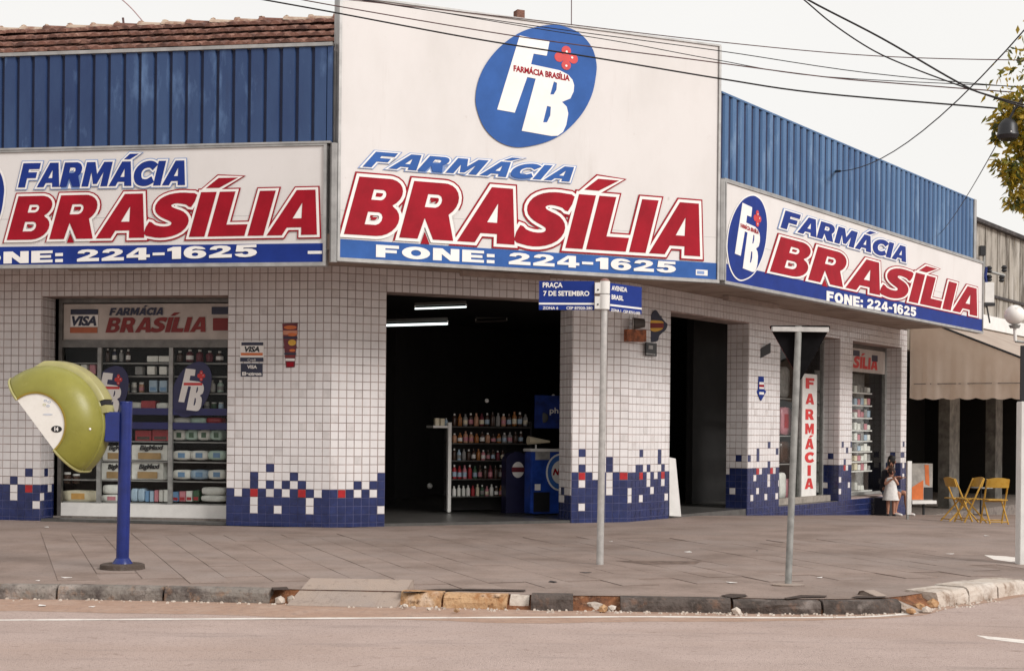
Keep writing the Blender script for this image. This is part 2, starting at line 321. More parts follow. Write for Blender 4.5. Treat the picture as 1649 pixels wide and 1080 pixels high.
GLY = {
 'B': (.90, [[(0, 0), (0, 1), (.54, 1)]+arc(.54, .75, .29, .25, 80, -55, 8)+arc(.56, .28, .33, .28, 60, -90, 9), [(.31, .62), (.47, .62)]+arc(.47, .71, .08, .09, -80, 80, 5)+[(.47, .80), (.31, .80)], [(.31, .19), (.49, .19)]+arc(.49, .30, .1, .11, -80, 80, 5)+[(.49, .41), (.31, .41)]]),
 'R': (.98, [[(0, 0), (0, 1), (.56, 1)]+arc(.56, .69, .33, .31, 80, -50, 8)+[(.98, 0), (.61, 0), (.36, .37), (.33, 0)], [(.31, .56), (.49, .56)]+arc(.49, .675, .1, .115, -80, 80, 5)+[(.49, .79), (.31, .79)]]),
 'A': (1.08, [[(0, 0), (.38, 1), (.78, 1), (1.08, 0), (.74, 0), (.70, .17), (.39, .17), (.33, 0)], [(.46, .37), (.65, .37), (.575, .72)]]),
 'I': (.34, [[(0, 0), (0, 1), (.34, 1), (.34, 0)]]),
 'L': (.80, [[(0, 0), (0, 1), (.34, 1), (.34, .26), (.80, .26), (.80, 0)]]),
 'F': (.84, [[(0, 0), (0, 1), (.84, 1), (.84, .75), (.34, .75), (.34, .62), (.76, .62), (.76, .38), (.34, .38), (.34, 0)]]),
 'E': (.84, [[(0, 0), (0, 1), (.84, 1), (.84, .77), (.34, .77), (.34, .61), (.78, .61), (.78, .39), (.34, .39), (.34, .23), (.84, .23), (.84, 0)]]),
 'M': (1.22, [[(0, 0), (0, 1), (.40, 1), (.61, .50), (.82, 1), (1.22, 1), (1.22, 0), (.90, 0), (.90, .60), (.70, .10), (.52, .10), (.32, .60), (.32, 0)]]),
 'N': (1.0, [[(0, 0), (0, 1), (.36, 1), (.67, .48), (.67, 1), (1, 1), (1, 0), (.66, 0), (.33, .53), (.33, 0)]]),
 'S': (.90, [catmull([(.90, .945), (.72, .99), (.50, 1.0), (.28, .965), (.11, .87), (.04, .72), (.09, .57), (.23, .46), (.38, .395), (.49, .34), (.50, .285), (.43, .25), (.28, .25), (.13, .29), (.00, .36), (-.05, .09), (.12, .02), (.34, -.01), (.58, .02), (.78, .12), (.87, .28), (.84, .44), (.70, .57), (.53, .635), (.42, .68), (.39, .725), (.46, .76), (.58, .755), (.72, .725), (.84, .67)], 2, True)]),
 '1': (.52, [[(.18, 0), (.18, .68), (0, .64), (0, .84), (.22, 1), (.52, 1), (.52, 0)]]),
 '2': (.86, [[(0, 0), (0, .22), (.38, .47), (.50, .58), (.53, .68), (.48, .77), (.38, .79), (.30, .75), (.28, .66), (.02, .68), (.06, .85), (.20, .97), (.42, 1.0), (.66, .96), (.80, .84), (.82, .68), (.74, .53), (.58, .40), (.44, .27), (.86, .27), (.86, 0)]]),
 '4': (.90, [[(.46, 0), (.46, .20), (0, .20), (0, .42), (.42, 1), (.76, 1), (.76, .43), (.90, .43), (.90, .20), (.76, .20), (.76, 0)], [(.24, .43), (.47, .43), (.47, .76)]]),
 '5': (.86, [[(.08, 1), (.82, 1), (.82, .77), (.34, .77), (.32, .67), (.46, .69), (.66, .65), (.80, .53), (.85, .34), (.78, .15), (.62, .03), (.40, -.01), (.18, .03), (.05, .13), (0, .27), (.28, .32), (.33, .23), (.42, .20), (.51, .25), (.53, .35), (.49, .45), (.39, .48), (.31, .44), (.04, .46)]]),
 '6': (.86, [catmull([(.83, .74), (.56, .76), (.47, .80), (.36, .76), (.31, .64), (.46, .68), (.66, .65), (.80, .53), (.86, .33), (.78, .13), (.62, .01), (.43, -.01), (.22, .03), (.07, .17), (0, .40), (.02, .66), (.12, .88), (.30, .99), (.50, 1.0), (.70, .93)], 2, True), arc(.43, .33, .13, .145, 90, -250, 12)]),
 ':': (.30, [[(0, 0), (0, .26), (.30, .26), (.30, 0)]]),
 '-': (.46, [[(0, .34), (0, .56), (.46, .56), (.46, .34)]]),
 ' ': (.34, []),
 'C': (.94, [nib([(.92, .74), (.74, .85), (.54, .87), (.32, .80), (.17, .62), (.17, .40), (.29, .20), (.50, .125), (.72, .145), (.92, .26)], .17, .14)]),
 'O': (1.05, [arc(.525, .5, .525, .51, 90, -260, 22), arc(.525, .5, .19, .25, 90, -250, 14)]),
}
ACC = [(.08, 1.09), (.30, 1.31), (.72, 1.31), (.37, 1.09)]
def area(c): return sum(c[i][0]*c[(i+1) % len(c)][1]-c[(i+1) % len(c)][0]*c[i][1] for i in range(len(c)))/2
def offset(c, d, hole=False):
    """grow an outer contour / shrink a hole by d with clamped miters"""
    c = [p for i, p in enumerate(c) if math.hypot(p[0]-c[i-1][0], p[1]-c[i-1][1]) > 1e-4]
    if area(c) < 0: c = c[::-1]
    if hole: d = -d
    r = []; n = len(c)
    for i in range(n):
        p0, p, p1 = c[i-1], c[i], c[(i+1) % n]
        a = (p[0]-p0[0], p[1]-p0[1]); b = (p1[0]-p[0], p1[1]-p[1]); la, lb = math.hypot(*a), math.hypot(*b)
        n0 = (a[1]/la, -a[0]/la); n1 = (b[1]/lb, -b[0]/lb); mx_, my_ = n0[0]+n1[0], n0[1]+n1[1]; ml = math.hypot(mx_, my_)
        if ml < .2: r.append((p[0]+n0[0]*d, p[1]+n0[1]*d)); continue
        k = min(2.0 if a[0]*b[1]-a[1]*b[0] > 0 else 3.2, 2/ml); r.append((p[0]+mx_/ml*d*k, p[1]+my_/ml*d*k))
    if hole and (area(r) < .004): return None
    return r
def word(text, shear=.26, gap=.07):
    """list of letters, each list of contours"""
    x = 0; res = []
    for ch in text:
        base = {'Á': 'A', 'Í': 'I'}.get(ch, ch); wd, cs = GLY[base]
        if cs: res.append([[(px+x+shear*py, py) for px, py in c] for c in cs])
        if ch == ':': res.append([[(px+x+shear*(py+.5), py+.5) for px, py in c] for c in cs])
        if ch in 'ÁÍ':
            sh = .36 if ch == 'Á' else 0
            res.append([[(px+x+sh+shear*py, py) for px, py in ACC]])
        x += wd+gap*(.2 if base in 'A' else 1)
    return res, x-gap
def big_text(parent, fr, text, uL, uR, z0, cap, layers, o=.01, slope=0.0, shear=.26, gap=.07, name='lettering', x_shrink=1.0):
    """layers: list of (offset, material) from the widest to the fill"""
    L, wd = word(text, shear, gap); x0 = 0; x1 = wd+shear*.0
    sx = (uR-uL)/(x1-x0)
    for li, (d, m) in enumerate(layers):
        mb = MB(); fill = li == len(layers)-1
        for k, cs in enumerate(L):
            cc = [offset(cs[0], d)] + [h for h in (offset(c, d, True) for c in cs[1:]) if h]
            cc = [[(uL+px*sx, z0+py*cap+slope*px*sx) for px, py in c] for c in cc]
            oo = o+li*.005+k*.0004
            if fill: MB().poly(fr, cc, oo-.003, oo).build('accent' if cs[0][0][1] > 1.05 else 'letter', m, parent, fixn=False)
            else: mb.poly(fr, cc, oo-.003, oo)
        if not fill: stuff(mb.build('letter_outline', m, parent, fixn=False))
def small_text(parent, fr, text, uL, uR, z0, cap, m, o=.01, bold=.02, shear=0, name='lettering', slope=0.0, gap=1.0):
    cu = bpy.data.curves.new('t', 'FONT'); cu.body = text; cu.size = 1; cu.offset = bold; cu.shear = shear; cu.extrude = 0; cu.space_character = gap; cu.resolution_u = 4
    ob = bpy.data.objects.new('t', cu); COL.objects.link(ob)
    me = bpy.data.meshes.new_from_object(ob.evaluated_get(bpy.context.evaluated_depsgraph_get()))
    bpy.data.objects.remove(ob); bpy.data.curves.remove(cu)
    xs = [v.co.x for v in me.vertices]; x0, x1 = min(xs), max(xs)
    k = (uR-uL)/(x1-x0); H = .70
    for v in me.vertices:
        u = uL+(v.co.x-x0)*k; z = z0+v.co.y/H*cap+slope*(u-uL); v.co = fr.W(u, z, o)
    me.name = name; me.materials.clear(); me.materials.append(m)
    for p in me.polygons: p.material_index = 0
    ob = bpy.data.objects.new(name, me); COL.objects.link(ob)
    if parent is not None: ob.parent = parent; ob.location = -wloc(parent)
    return ob
def plate(fr, u0, u1, z0, z1, o0, o1, name, m, parent=None, **k): return MB().fbox(fr, u0, u1, z0, z1, o0, o1).build(name, m, parent, **k)
# ================================================================ LARGE STRUCTURE
ZSL = (Ls.P(0, 432)[1]+Ls.P(528, 417)[1])/2
ZSC = (Cs.P(560, 416)[1]+Cs.P(1150, 450)[1])/2
ZSR = (Rs.P(1154, 455)[1]+Rs.P(1582, 530)[1])/2
ZS = (ZSL+ZSC+ZSR)/3
Z0L = (Lw.P(30, 786.6)[1]+Lw.P(445, 786.8)[1]*2)/3; Z0C = Cw.P(575, 787.8)[1]; Z0C2 = Cw.P(945, 758.1)[1]
Z0R = [Rw.P(1045, 757.8)[1], Rw.P(1230, 752.7)[1], Rw.P(1362, 749.8)[1], Rw.P(1456, 748)[1]]
Z0 = (Z0L*2+Z0C*2+(Z0C2-2*T)*2)/6
Z0r = (Z0R[0]+Z0R[1]+Z0R[2])/3
print('ZS', ZSL, ZSC, ZSR, 'Z0', Z0L, Z0C, Z0C2-2*T, Z0R, Z0r)
ul = lambda x, y=640: Lw.P(x, y)[0]
ucn = lambda x, y=640: Cw.P(x, y)[0]
ur = lambda x, y=640: Rw.P(x, y)[0]
uC1 = (Vector(CR)-Cw.o).dot(Cw.d)
UL = -16.0; uE = ur(1459.5)
DEP = .45
# --- ground sheets
def grid(name, xs, ys, zf, m):
    mb = MB(); nx, ny = len(xs), len(ys)
    mb.v = [(x, y, zf(x, y)) for y in ys for x in xs]
    mb.f = [(j*nx+i, j*nx+i+1, (j+1)*nx+i+1, (j+1)*nx+i) for j in range(ny-1) for i in range(nx-1)]; mb.mi = [0]*len(mb.f)
    return struct(mb.build(name, m, fixn=False))
xs = [-260, -180, -120, -80, -50, -30] + [x*1.5 for x in range(-14, 40)] + [70, 100, 150, 220]
ys = [-60, -30, -10, 0, 4, 8] + [10+y*1.5 for y in range(0, 44)] + [90, 120, 180, 260, 400]
grid('road', xs, ys, lambda x, y: D(x, y), M_asph)
KB = [(-1500, 961), (-700, 962), (-300, 963), (0, 964), (150, 965.5), (290, 968), (430, 971), (480, 973), (640, 976), (850, 982), (1000, 984), (1170, 987), (1320, 989), (1440, 987), (1520, 976), (1600, 963.5), (1649, 956)]
KP = [G(x, y, 0) for x, y in KB]
KP = [Vector((p.x, p.y)) for p in KP]
last = KP[-1]; dk = Vector((.80, .60))
for k, (a, st) in enumerate([(34, 1.2), (42, 1.5), (50, 2), (55, 4), (55.5, 8), (55.5, 16), (55.5, 30)]):
    KP.append(KP[-1]+Vector((math.cos(R(a)), math.sin(R(a))))*st)
def smooth_line(pts, step=.25):
    c = catmull([tuple(p) for p in pts], 14); r = [Vector(c[0])]; acc = 0
    for p in c[1:]:
        p = Vector(p)
        while (p-r[-1]).length > step: r.append(r[-1]+(p-r[-1]).normalized()*step)
    return r
KL = smooth_line(KP, .2)
def knear(px, py):  # index on the kerb line seen at an image point
    g = G(px, py, 0); g = Vector((g.x, g.y)); return min(range(len(KL)), key=lambda i: (KL[i]-g).length)
def knorm(i):
    t = (KL[min(len(KL)-1, i+2)]-KL[max(0, i-2)]).normalized(); return t, Vector((-t.y, t.x))
# sidewalk: swept between the kerb and a line inside the building
WL = [Lw.W(-30, 0), Lw.W(0, 0), Cw.W(uC1, 0), Rw.W(50, 0)]
WL = [Vector((p.x, p.y)) for p in WL]
def wall_pt(t):
    L = [(WL[i+1]-WL[i]).length for i in range(3)]; s = t*sum(L)
    for i in range(3):
        if s <= L[i] or i == 2: return WL[i]+(WL[i+1]-WL[i])*(s/L[i])
        s -= L[i]
NK = len(KL); mb = MB(); NV = 14
for i in range(NK):
    a = KL[i]+knorm(i)[1]*.16; b = wall_pt(i/(NK-1)); b = b+(b-a).normalized()*.8
    for j in range(NV+1):
        p = a.lerp(b, j/NV); mb.v.append((p.x, p.y, .1215+D(p.x, p.y)))
for i in range(NK-1):
    for j in range(NV): mb.f.append((i*(NV+1)+j, (i+1)*(NV+1)+j, (i+1)*(NV+1)+j+1, i*(NV+1)+j+1)); mb.mi.append(0)
sidewalk = struct(mb.build('sidewalk', M_side, fixn=False))
for p in sidewalk.data.polygons: pass
# gutter dust strip and thin painted line
def strip(name, m, o0, o1, i0, i1, z):
    mb = MB()
    for i in range(i0, i1):
        n = knorm(i)[1]; wob = .02*math.sin(i*.7)+.015*math.sin(i*2.3)
        for o in (o0(i) if callable(o0) else o0, o1(i) if callable(o1) else o1):
            p = KL[i]-n*(o+(wob if o > .2 and name == 'gutter' else 0)); mb.v.append((p.x, p.y, z+D(p.x, p.y)))
    n_ = i1-i0
    mb.f = [(2*i, 2*i+1, 2*i+3, 2*i+2) for i in range(n_-1)]; mb.mi = [0]*len(mb.f)
    return struct(mb.build(name, m, fixn=False))
strip('gutter', M_gutter, -.05, lambda i: .9 if i < knear(850, 982) else max(.12, .9-.04*(i-knear(850, 982))), 0, NK, .0012)
LN = [(-700, 1000), (-300, 999), (0, 998), (200, 997), (550, 995), (850, 993.5), (1050, 992.5), (1250, 994), (1380, 993), (1440, 990), (1480, 985)]
LP = [G(x, y, 0) for x, y in LN]; LPs = smooth_line([Vector((p.x, p.y)) for p in LP], .2); mb = MB()
for i, p in enumerate(LPs):
    t = (LPs[min(len(LPs)-1, i+1)]-LPs[max(0, i-1)]).normalized(); n = Vector((-t.y, t.x))
    for o in (-.042, .042): q = p+n*(o*(1+.2*math.sin(i*1.7))); mb.v.append((q.x, q.y, .0026+D(q.x, q.y)))
mb.f = [(2*i, 2*i+1, 2*i+3, 2*i+2) for i in range(len(LPs)-1)]; mb.mi = [0]*len(mb.f)
struct(mb.build('road_edge_line', M_line, fixn=False))
q = [G(x, y, .0015) for x, y in [(1572, 1022), (1700, 1034), (1700, 1041), (1590, 1028)]]
struct(MB().add(q, [(0, 1, 2, 3)]).build('road_marking', M_line, fixn=False))

# --- paving strips with open joints (only where the photograph shows them)
j0, j1 = G(323, 901.7), G(380, 940.7); jd = (Vector((j1.x, j1.y))-Vector((j0.x, j0.y))).normalized(); jn = Vector((-jd.y, jd.x))
if jn.x < 0: jn = -jn
base = Vector((j1.x, j1.y)); SW = .395; cnt = 0
slabs = []
for k in range(-4, 24):
    for r in range(0, 7):
        ln = 1.15; st = -(r+1)*ln+(.55 if k % 2 else 0)+.35
        c = base+jn*(k*SW+SW/2)+jd*(st+ln/2)
        slabs.append((c, k, r))
me_cache = {}
for c, k, r in slabs:
    if c.y < 13.95 or c.y > 20.5: continue
    # keep clear of kerb
    dmin = min((KL[i]-c).length for i in range(0, NK, 3))
    if dmin < 1.0 or (c-Vector((LC))).y > -1.2: continue
    if cnt > 150: break
    key = (k*7+r) % 4
    if key not in me_cache:
        h = random.uniform(.9, 1.1)
        m_ = MB().box(-SW/2+.003, SW/2-.003, -.573, .573, -.0, .006)
        o = m_.build('paving_slab', M_slab, None, bevel=.0015); me_cache[key] = o.data; o_ = o
    else:
        o_ = bpy.data.objects.new('paving_slab', me_cache[key]); COL.objects.link(o_)
    o_.parent = sidewalk; o_.location = (c.x, c.y, .1218+D(c.x, c.y)+random.uniform(-.0015, .0020))
    o_.rotation_euler = (random.uniform(-.002, .002), random.uniform(-.003, .003), math.atan2(-jd.x, jd.y)); cnt += 1

# --- kerb stones
kerb = thing('kerb', 'x', 'x'); del kerb['label']; del kerb['category']; struct(kerb)
mb = MB()
for i in range(NK):
    n = knorm(i)[1]
    for o, z in ((.03, 0.0), (.045, .03), (.15, .08), (.172, .1195)): p = KL[i]+n*o; mb.v.append((p.x, p.y, z+D(p.x, p.y)))
for i in range(NK-1):
    for j in range(3): mb.f.append((4*i+j, 4*i+j+1, 4*i+j+5, 4*i+j+4)); mb.mi.append(0)
struct(mb.build('kerb_bed', M_earth, kerb, fixn=False))
def kstone(xa, xb, m, label=None, h=.125, wd=.17, tilt=0.0, fwd=0.0, ya=None, rough=.006, dz=0.0, seedv=0):
    """kerb stone between two image columns"""
    f = lambda x: min(range(NK), key=lambda i: abs(CX+F_PX*KL[i].x/KL[i].y-x) if KL[i].y < 30 and i < NK-150 else 1e9)
    i0, i1 = f(xa), f(xb)
    return kstone_i(i0, i1, m, label, h, wd, tilt, fwd, rough, dz, seedv)
def kstone_i(i0, i1, m, label=None, h=.125, wd=.17, tilt=0.0, fwd=0.0, rough=.006, dz=0.0, seedv=0):
    rnd = random.Random(i0*3+seedv); mb = MB(); ids = list(range(i0, i1+1))
    if len(ids) < 2: return
    prof = [(0, -.02), (.0, h*.45), (.006, h*.72), (.028, h*.93), (.06, h), (wd, h), (wd, -.02)]
    N = len(prof)
    org = KL[(i0+i1)//2]
    e0 = .012
    for q, i in enumerate(ids):
        t, n = knorm(i)
        for k, (o, z) in enumerate(prof):
            oo = o-fwd+(tilt*z); j = rough*rnd.uniform(-1, 1)
            if q in (0, len(ids)-1): j -= .004
            p = KL[i]+n*(oo+j)+t*(e0 if q == 0 else -e0 if q == len(ids)-1 else 0)
            mb.v.append((p.x, p.y, z+dz+D(p.x, p.y)+(rough*rnd.uniform(-.6, .6) if k in (3, 4) else 0)))
    for q in range(len(ids)-1):
        for k in range(N): mb.f.append((q*N+k, q*N+(k+1) % N, (q+1)*N+(k+1) % N, (q+1)*N+k)); mb.mi.append(0)
    mb.f.append(tuple(range(N))); mb.mi.append(0); mb.f.append(tuple((len(ids)-1)*N+k for k in range(N))[::-1]); mb.mi.append(0)
    o = mb.build('kerb_stone', m, kerb, origin=(org.x, org.y, 0))
    if label: o['label'] = label
    return o
# left run: metre long stones with hair joints
iL = knear(433, 971)
i = iL
while i > iL-75:
    kstone_i(max(0, i-5), i, M_kerb, h=.128, rough=.004, seedv=i); i -= 5
kstone(645, 700, M_kerbbrown, 'earth-stained kerb stone', h=.135, tilt=.25, fwd=-.02, dz=-.005, rough=.010)
kstone(702, 816, M_kerbbrown, 'earth-stained kerb stone', h=.13, tilt=.25, fwd=.0, dz=-.005, rough=.012)
kstone(818, 850, M_kerblight, 'pale broken kerb stone', h=.12, tilt=.3, fwd=-.05, rough=.014)
kstone(852, 942, M_kerbdark, 'sooty kerb stone', h=.14, rough=.006)
kstone(1003, 1168, M_kerbdark, 'sooty kerb stone', h=.125, rough=.008)
kstone(1200, 1321, M_kerbdark, 'sooty kerb stone', h=.115, rough=.01)
kstone(1325, 1446, M_kerbdark, 'sooty kerb stone', h=.115, rough=.01)
kstone(1512, 1560, M_kerblight, 'pale wide kerb stone', h=.14, wd=.34, rough=.006)
kstone(1561, 1606, M_kerblight, 'pale wide kerb stone', h=.15, wd=.36, rough=.006)
kstone(1607, 1655, M_kerblight, 'pale wide kerb stone', h=.14, wd=.36, rough=.006)
iR = min(range(NK), key=lambda i: abs(CX+F_PX*KL[i].x/KL[i].y-1655) if i < NK-150 else 1e9)
i = iR
while i < NK-6:
    kstone_i(i, i+5, M_kerb, h=.128, seedv=i); i += 5
# rubble in the broken gaps
def rock(p, s, m, seedv, parent, name='rubble_piece', label=None):
    rnd = random.Random(seedv); bm = bmesh.new(); bmesh.ops.create_icosphere(bm, subdivisions=1, radius=1)
    for v in bm.verts: v.co = Vector((v.co.x*s[0], v.co.y*s[1], v.co.z*s[2]))*rnd.uniform(.72, 1.15)
    bmesh.ops.rotate(bm, verts=bm.verts, matrix=Matrix.Rotation(rnd.uniform(0, 6), 3, 'Z'))
    me = bpy.data.meshes.new(name); bm.to_mesh(me); bm.free(); me.materials.append(m)
    o = bpy.data.objects.new(name, me); COL.objects.link(o); o.location = Vector(p)-(wloc(parent) if parent else Vector((0, 0, 0)))
    if parent: o.parent = parent
    return o
rb = [(441, 962, .09, M_kerbbrown), (452, 966, .07, M_kerblight), (463, 958, .085, M_kerbbrown), (470, 966, .075, M_kerblight), (447, 952, .05, M_earth), (958, 976, .085, M_kerblight), (972, 980, .06, M_kerbbrown), (985, 978, .05, M_kerblight), (995, 972, .08, M_kerbbrown), (1001, 966, .06, M_kerblight), (952, 966, .05, M_kerbbrown), (1174, 976, .07, M_kerbdark), (1186, 984, .06, M_kerblight), (1193, 972, .08, M_kerbbrown), (1203, 966, .06, M_kerbbrown), (1180, 962, .07, M_kerbbrown), (1455, 978, .07, M_kerblight), (1468, 983, .05, M_kerbbrown), (1480, 977, .08, M_kerbbrown), (1492, 981, .06, M_kerblight), (1502, 972, .07, M_kerbbrown), (1475, 968, .06, M_kerblight), (640, 968, .06, M_kerbbrown), (826, 966, .06, M_kerblight), (652, 975, .03, M_kerblight), (690, 980, .025, M_kerblight), (735, 982, .03, M_kerbbrown)]
for n_, (x, y, s, m) in enumerate(rb): rock(G(x, y, .03), (s*1.1, s*.8, s*.7), m, n_, kerb)
for n_ in range(90):   # crumbs along the gutter
    pass
mb = MB(); rnd = random.Random(4)
for n_ in range(420):
    i = rnd.choice([rnd.randrange(knear(640, 976), knear(1600, 963)), rnd.randrange(knear(0, 964), knear(1600, 963))]); t, n = knorm(i); p = KL[i]-n*abs(rnd.gauss(.03, .07))+t*rnd.uniform(-.1, .1); s = rnd.uniform(.004, .016)
    mb.hexa([(p.x+a*s*rnd.uniform(.6, 1.2), p.y+b*s*rnd.uniform(.6, 1.2), D(p.x, p.y)+c*s) for a, b, c in [(-1, -1, 0), (1, -1, 0), (1, 1, 0), (-1, 1, 0), (-.6, -.6, 1.1), (.6, -.6, 1.1), (.6, .6, 1.1), (-.6, .6, 1.1)]])
o = mb.build('gravel', M_kerblight); stuff(o); o['label'] = 'crumbs of earth and stone lying along the kerb gutter'; o['category'] = 'gravel'
# earth showing behind the broken kerb edge
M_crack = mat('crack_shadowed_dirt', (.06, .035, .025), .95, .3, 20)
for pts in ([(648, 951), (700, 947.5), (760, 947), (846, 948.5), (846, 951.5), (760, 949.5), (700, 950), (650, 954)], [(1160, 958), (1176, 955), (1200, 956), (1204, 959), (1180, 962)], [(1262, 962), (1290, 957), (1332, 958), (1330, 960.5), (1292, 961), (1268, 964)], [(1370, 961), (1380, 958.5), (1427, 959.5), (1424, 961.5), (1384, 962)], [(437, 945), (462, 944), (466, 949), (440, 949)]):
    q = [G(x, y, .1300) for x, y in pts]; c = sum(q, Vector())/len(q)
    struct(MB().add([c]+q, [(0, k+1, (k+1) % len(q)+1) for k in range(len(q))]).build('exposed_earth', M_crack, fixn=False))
# driveway ramp slab
def ramp(xf0, xf1, xb0, xb1, yb, m=M_ramp, hb=.205, sl_=1.0):
    n = 14; mb = MB()
    for k in range(n+1):
        t_ = k/n; xf = xf0+(xf1-xf0)*t_; i = knear(xf, 973 if xf < 900 else 987); nn = knorm(i)[1]; e = 0 if 0 < k < n else 1
        p0 = KL[i]-nn*(.10+.01*math.sin(k*2.1)); xs__ = (xb0-xf0)*(1-t_)+(xb1-xf1)*t_; tt_ = knorm(i)[0]; p1 = KL[i]+nn*.40+tt_*(xs__*.0058*sl_)
        for (x, y, z) in ((p0.x, p0.y, -.01), (p0.x, p0.y, .006), (p1.x, p1.y, hb), ((p1+nn*.05).x, (p1+nn*.05).y, hb-.01), ((p1+nn*.09).x, (p1+nn*.09).y, .10)): mb.v.append((x, y, z+D(x, y)))
    for k in range(n):
        for j in range(4): mb.f.append((k*5+j, k*5+5+j, k*5+6+j, k*5+j+1)); mb.mi.append(0)
    mb.f += [tuple(range(5)), tuple(n*5+j for j in range(5))[::-1]]; mb.mi += [0, 0]
    return struct(mb.build('kerb_ramp', m))
ramp(480, 641, 494, 650, 926); ramp(1450, 1508, 1440, 1492, 937, hb=.165)
# litter: scraps on the sidewalk and road
scr = [(75, 848, .07), (107, 929, .07), (61, 934, .03), (68, 974, .07), (984, 871, .03), (890, 936, .09), (943, 921, .07), (1108, 888, .10), (1178, 937, .07), (1320, 929, .05), (1589, 862, .07), (1530, 891, .06), (1219, 886, .03), (664, 824, .06), (148, 976, .04)]
for n_, (x, y, s) in enumerate(scr):
    g = G(x, y, .131 if y < 955 else .008); m = M_black if n_ in (5, 6, 12) else M_print
    a = n_*1.3; pts = [g+Vector((math.cos(a+k*1.57)*s*(.9 if k % 2 else .5), math.sin(a+k*1.57)*s*(.9 if k % 2 else .5), .004*(k % 2))) for k in range(4)]
    o = MB().quadbox(pts, (0, 0, -.003)).build('litter', m)
    tag(o, ('dark scrap ' if n_ in (5, 6, 12) else 'white scrap ')+['beside the left wall below the window', 'on the sidewalk left of the phone pole', 'tiny one left of the phone pole', 'in the gutter at the far left', 'near the street sign pole', 'on the paving left of the street sign pole', 'on the paving beside the street sign pole foot', 'on the sidewalk in front of the right doorway', 'near the foot of the yield sign', 'right of the yield sign foot', 'in front of the yellow chairs', 'at the right end of the sidewalk', 'right of the street sign pole', 'on the doorstep of the centre entrance', 'in the gutter below the phone pole'][n_], 'litter')
for (pts) in ([(1585, 893), (1620, 895), (1700, 905), (1700, 912), (1640, 906), (1600, 900)], [(240+750, 902), (1130, 903), (1120, 908), (1040, 908)]):
    q = [G(x, y, .1302) for x, y in pts]
    struct(MB().add(q, [tuple(range(len(q)))]).build('cement_patch', M_line if pts[0][0] > 1500 else mat('brown_stain', (.20, .135, .105), .9, .3, 10), fixn=False))

# ================================================================ PHARMACY BUILDING
ph = thing('pharmacy_building', 'corner pharmacy faced in white and blue square tiles under a deep sign canopy', 'building', (LC[0], LC[1], .13))
INDIV = [0]
tile_meshes = {}
def tile_mesh(col, w_, h_):
    key = (col, round(w_, 3), round(h_, 3))
    if key not in tile_meshes:
        m = {'w': M_tw, 'a': M_tw2, 'b': M_tb, 'r': M_tr}[col]; g = .0045; d = .007; b = .003
        mb = MB(); x0, x1, z0, z1 = g, w_-g, g, h_-g
        mb.add([(x0, 0, z0), (x1, 0, z0), (x1, 0, z1), (x0, 0, z1), (x0+b, -d, z0+b), (x1-b, -d, z0+b), (x1-b, -d, z1-b), (x0+b, -d, z1-b)], [(4, 5, 6, 7), (0, 1, 5, 4), (1, 2, 6, 5), (2, 3, 7, 6), (3, 0, 4, 7)])
        me = bpy.data.meshes.new('tile'); me.from_pydata(mb.v+([(0, -.0008, 0), (w_, -.0008, 0), (w_, -.0008, h_), (0, -.0008, h_)] if col == 'b' else []), [], mb.f+([(8, 9, 10, 11)] if col == 'b' else [])); me.materials.append(m); me.materials.append(M_groutb)
        if col == 'b': me.polygons[5].material_index = 1
        tile_meshes[key] = me
    return tile_meshes[key]
def tiles(fr, u0, u1, z0, z1, zr0, pat, parent, from_right=False, indiv=False, o=0.0):
    """square tiles over a rectangle of a facade; pat maps (row, col) to a colour letter"""
    mb = MB(); nr0 = math.floor((z0-zr0)/T+1e-6); nr1 = math.ceil((z1-zr0)/T-1e-6); nc = math.ceil((u1-u0)/T-.24)
    for r in range(nr0, nr1):
        for c in range(nc):
            a = (u1-(c+1)*T) if from_right else u0+c*T; b = a+T; a, b = max(a, u0), min(b, u1)
            lo_z, hi_z = max(zr0+r*T, z0), min(zr0+(r+1)*T, z1)
            if c == nc-1:
                if from_right: a = u0
                else: b = u1
            if b-a < .03 or hi_z-lo_z < .03: continue
            col = pat.get((r, c), 'w' if r >= 0 else 'b')
            if col == 'w' and random.random() < .10: col = 'a'
            if indiv and INDIV[0] < 300 and r < 9:
                ob = bpy.data.objects.new('tile', tile_mesh(col, b-a, hi_z-lo_z)); COL.objects.link(ob); ob.parent = parent
                ob.location = fr.W(a, lo_z, o+.0005)-wloc(parent); ob.rotation_euler = (random.uniform(-.004, .004), 0, fr.a+random.uniform(-.004, .004)); INDIV[0] += 1
            else:
                mb.cur = 'wbra'.index(col); g = .0045; d = .007; bb = .003; j = random.uniform(-.0007, .0007); j2 = random.uniform(-.0007, .0007)
                A, B, C, E = a+g, b-g, lo_z+g, hi_z-g
                W = fr.W
                if col == 'b': mb.cur = 4; mb.add([W(a, lo_z, o+.0012), W(b, lo_z, o+.0012), W(b, hi_z, o+.0012), W(a, hi_z, o+.0012)], [(0, 1, 2, 3)]); mb.cur = 1
                mb.add([W(A, C, o), W(B, C, o), W(B, E, o), W(A, E, o), W(A+bb, C+bb, o+d+j), W(B-bb, C+bb, o+d+j2), W(B-bb, E-bb, o+d-j), W(A+bb, E-bb, o+d-j2)], [(4, 5, 6, 7), (0, 1, 5, 4), (1, 2, 6, 5), (2, 3, 7, 6), (3, 0, 4, 7)])
    if mb.v: stuff(mb.build('tile', [M_tw, M_tb, M_tr, M_tw2, M_groutb], parent, fixn=False))
def pier(fr, u0, u1, z0, z1, name='pier', dep=DEP, o1=0.0):
    return plate(fr, u0, u1, z0, z1, o1-dep, o1, name, M_grout, ph)
ZG = -.1
wL0, wL1 = ul(66), ul(366)          # left display window opening
d0, d1 = ucn(621), ucn(921.5)       # centre doorway
rA, rB, rC, rD, rE = ur(1078.5), ur(1205), ur(1255.5), ur(1352), ur(1372)
rF = ur(1451)
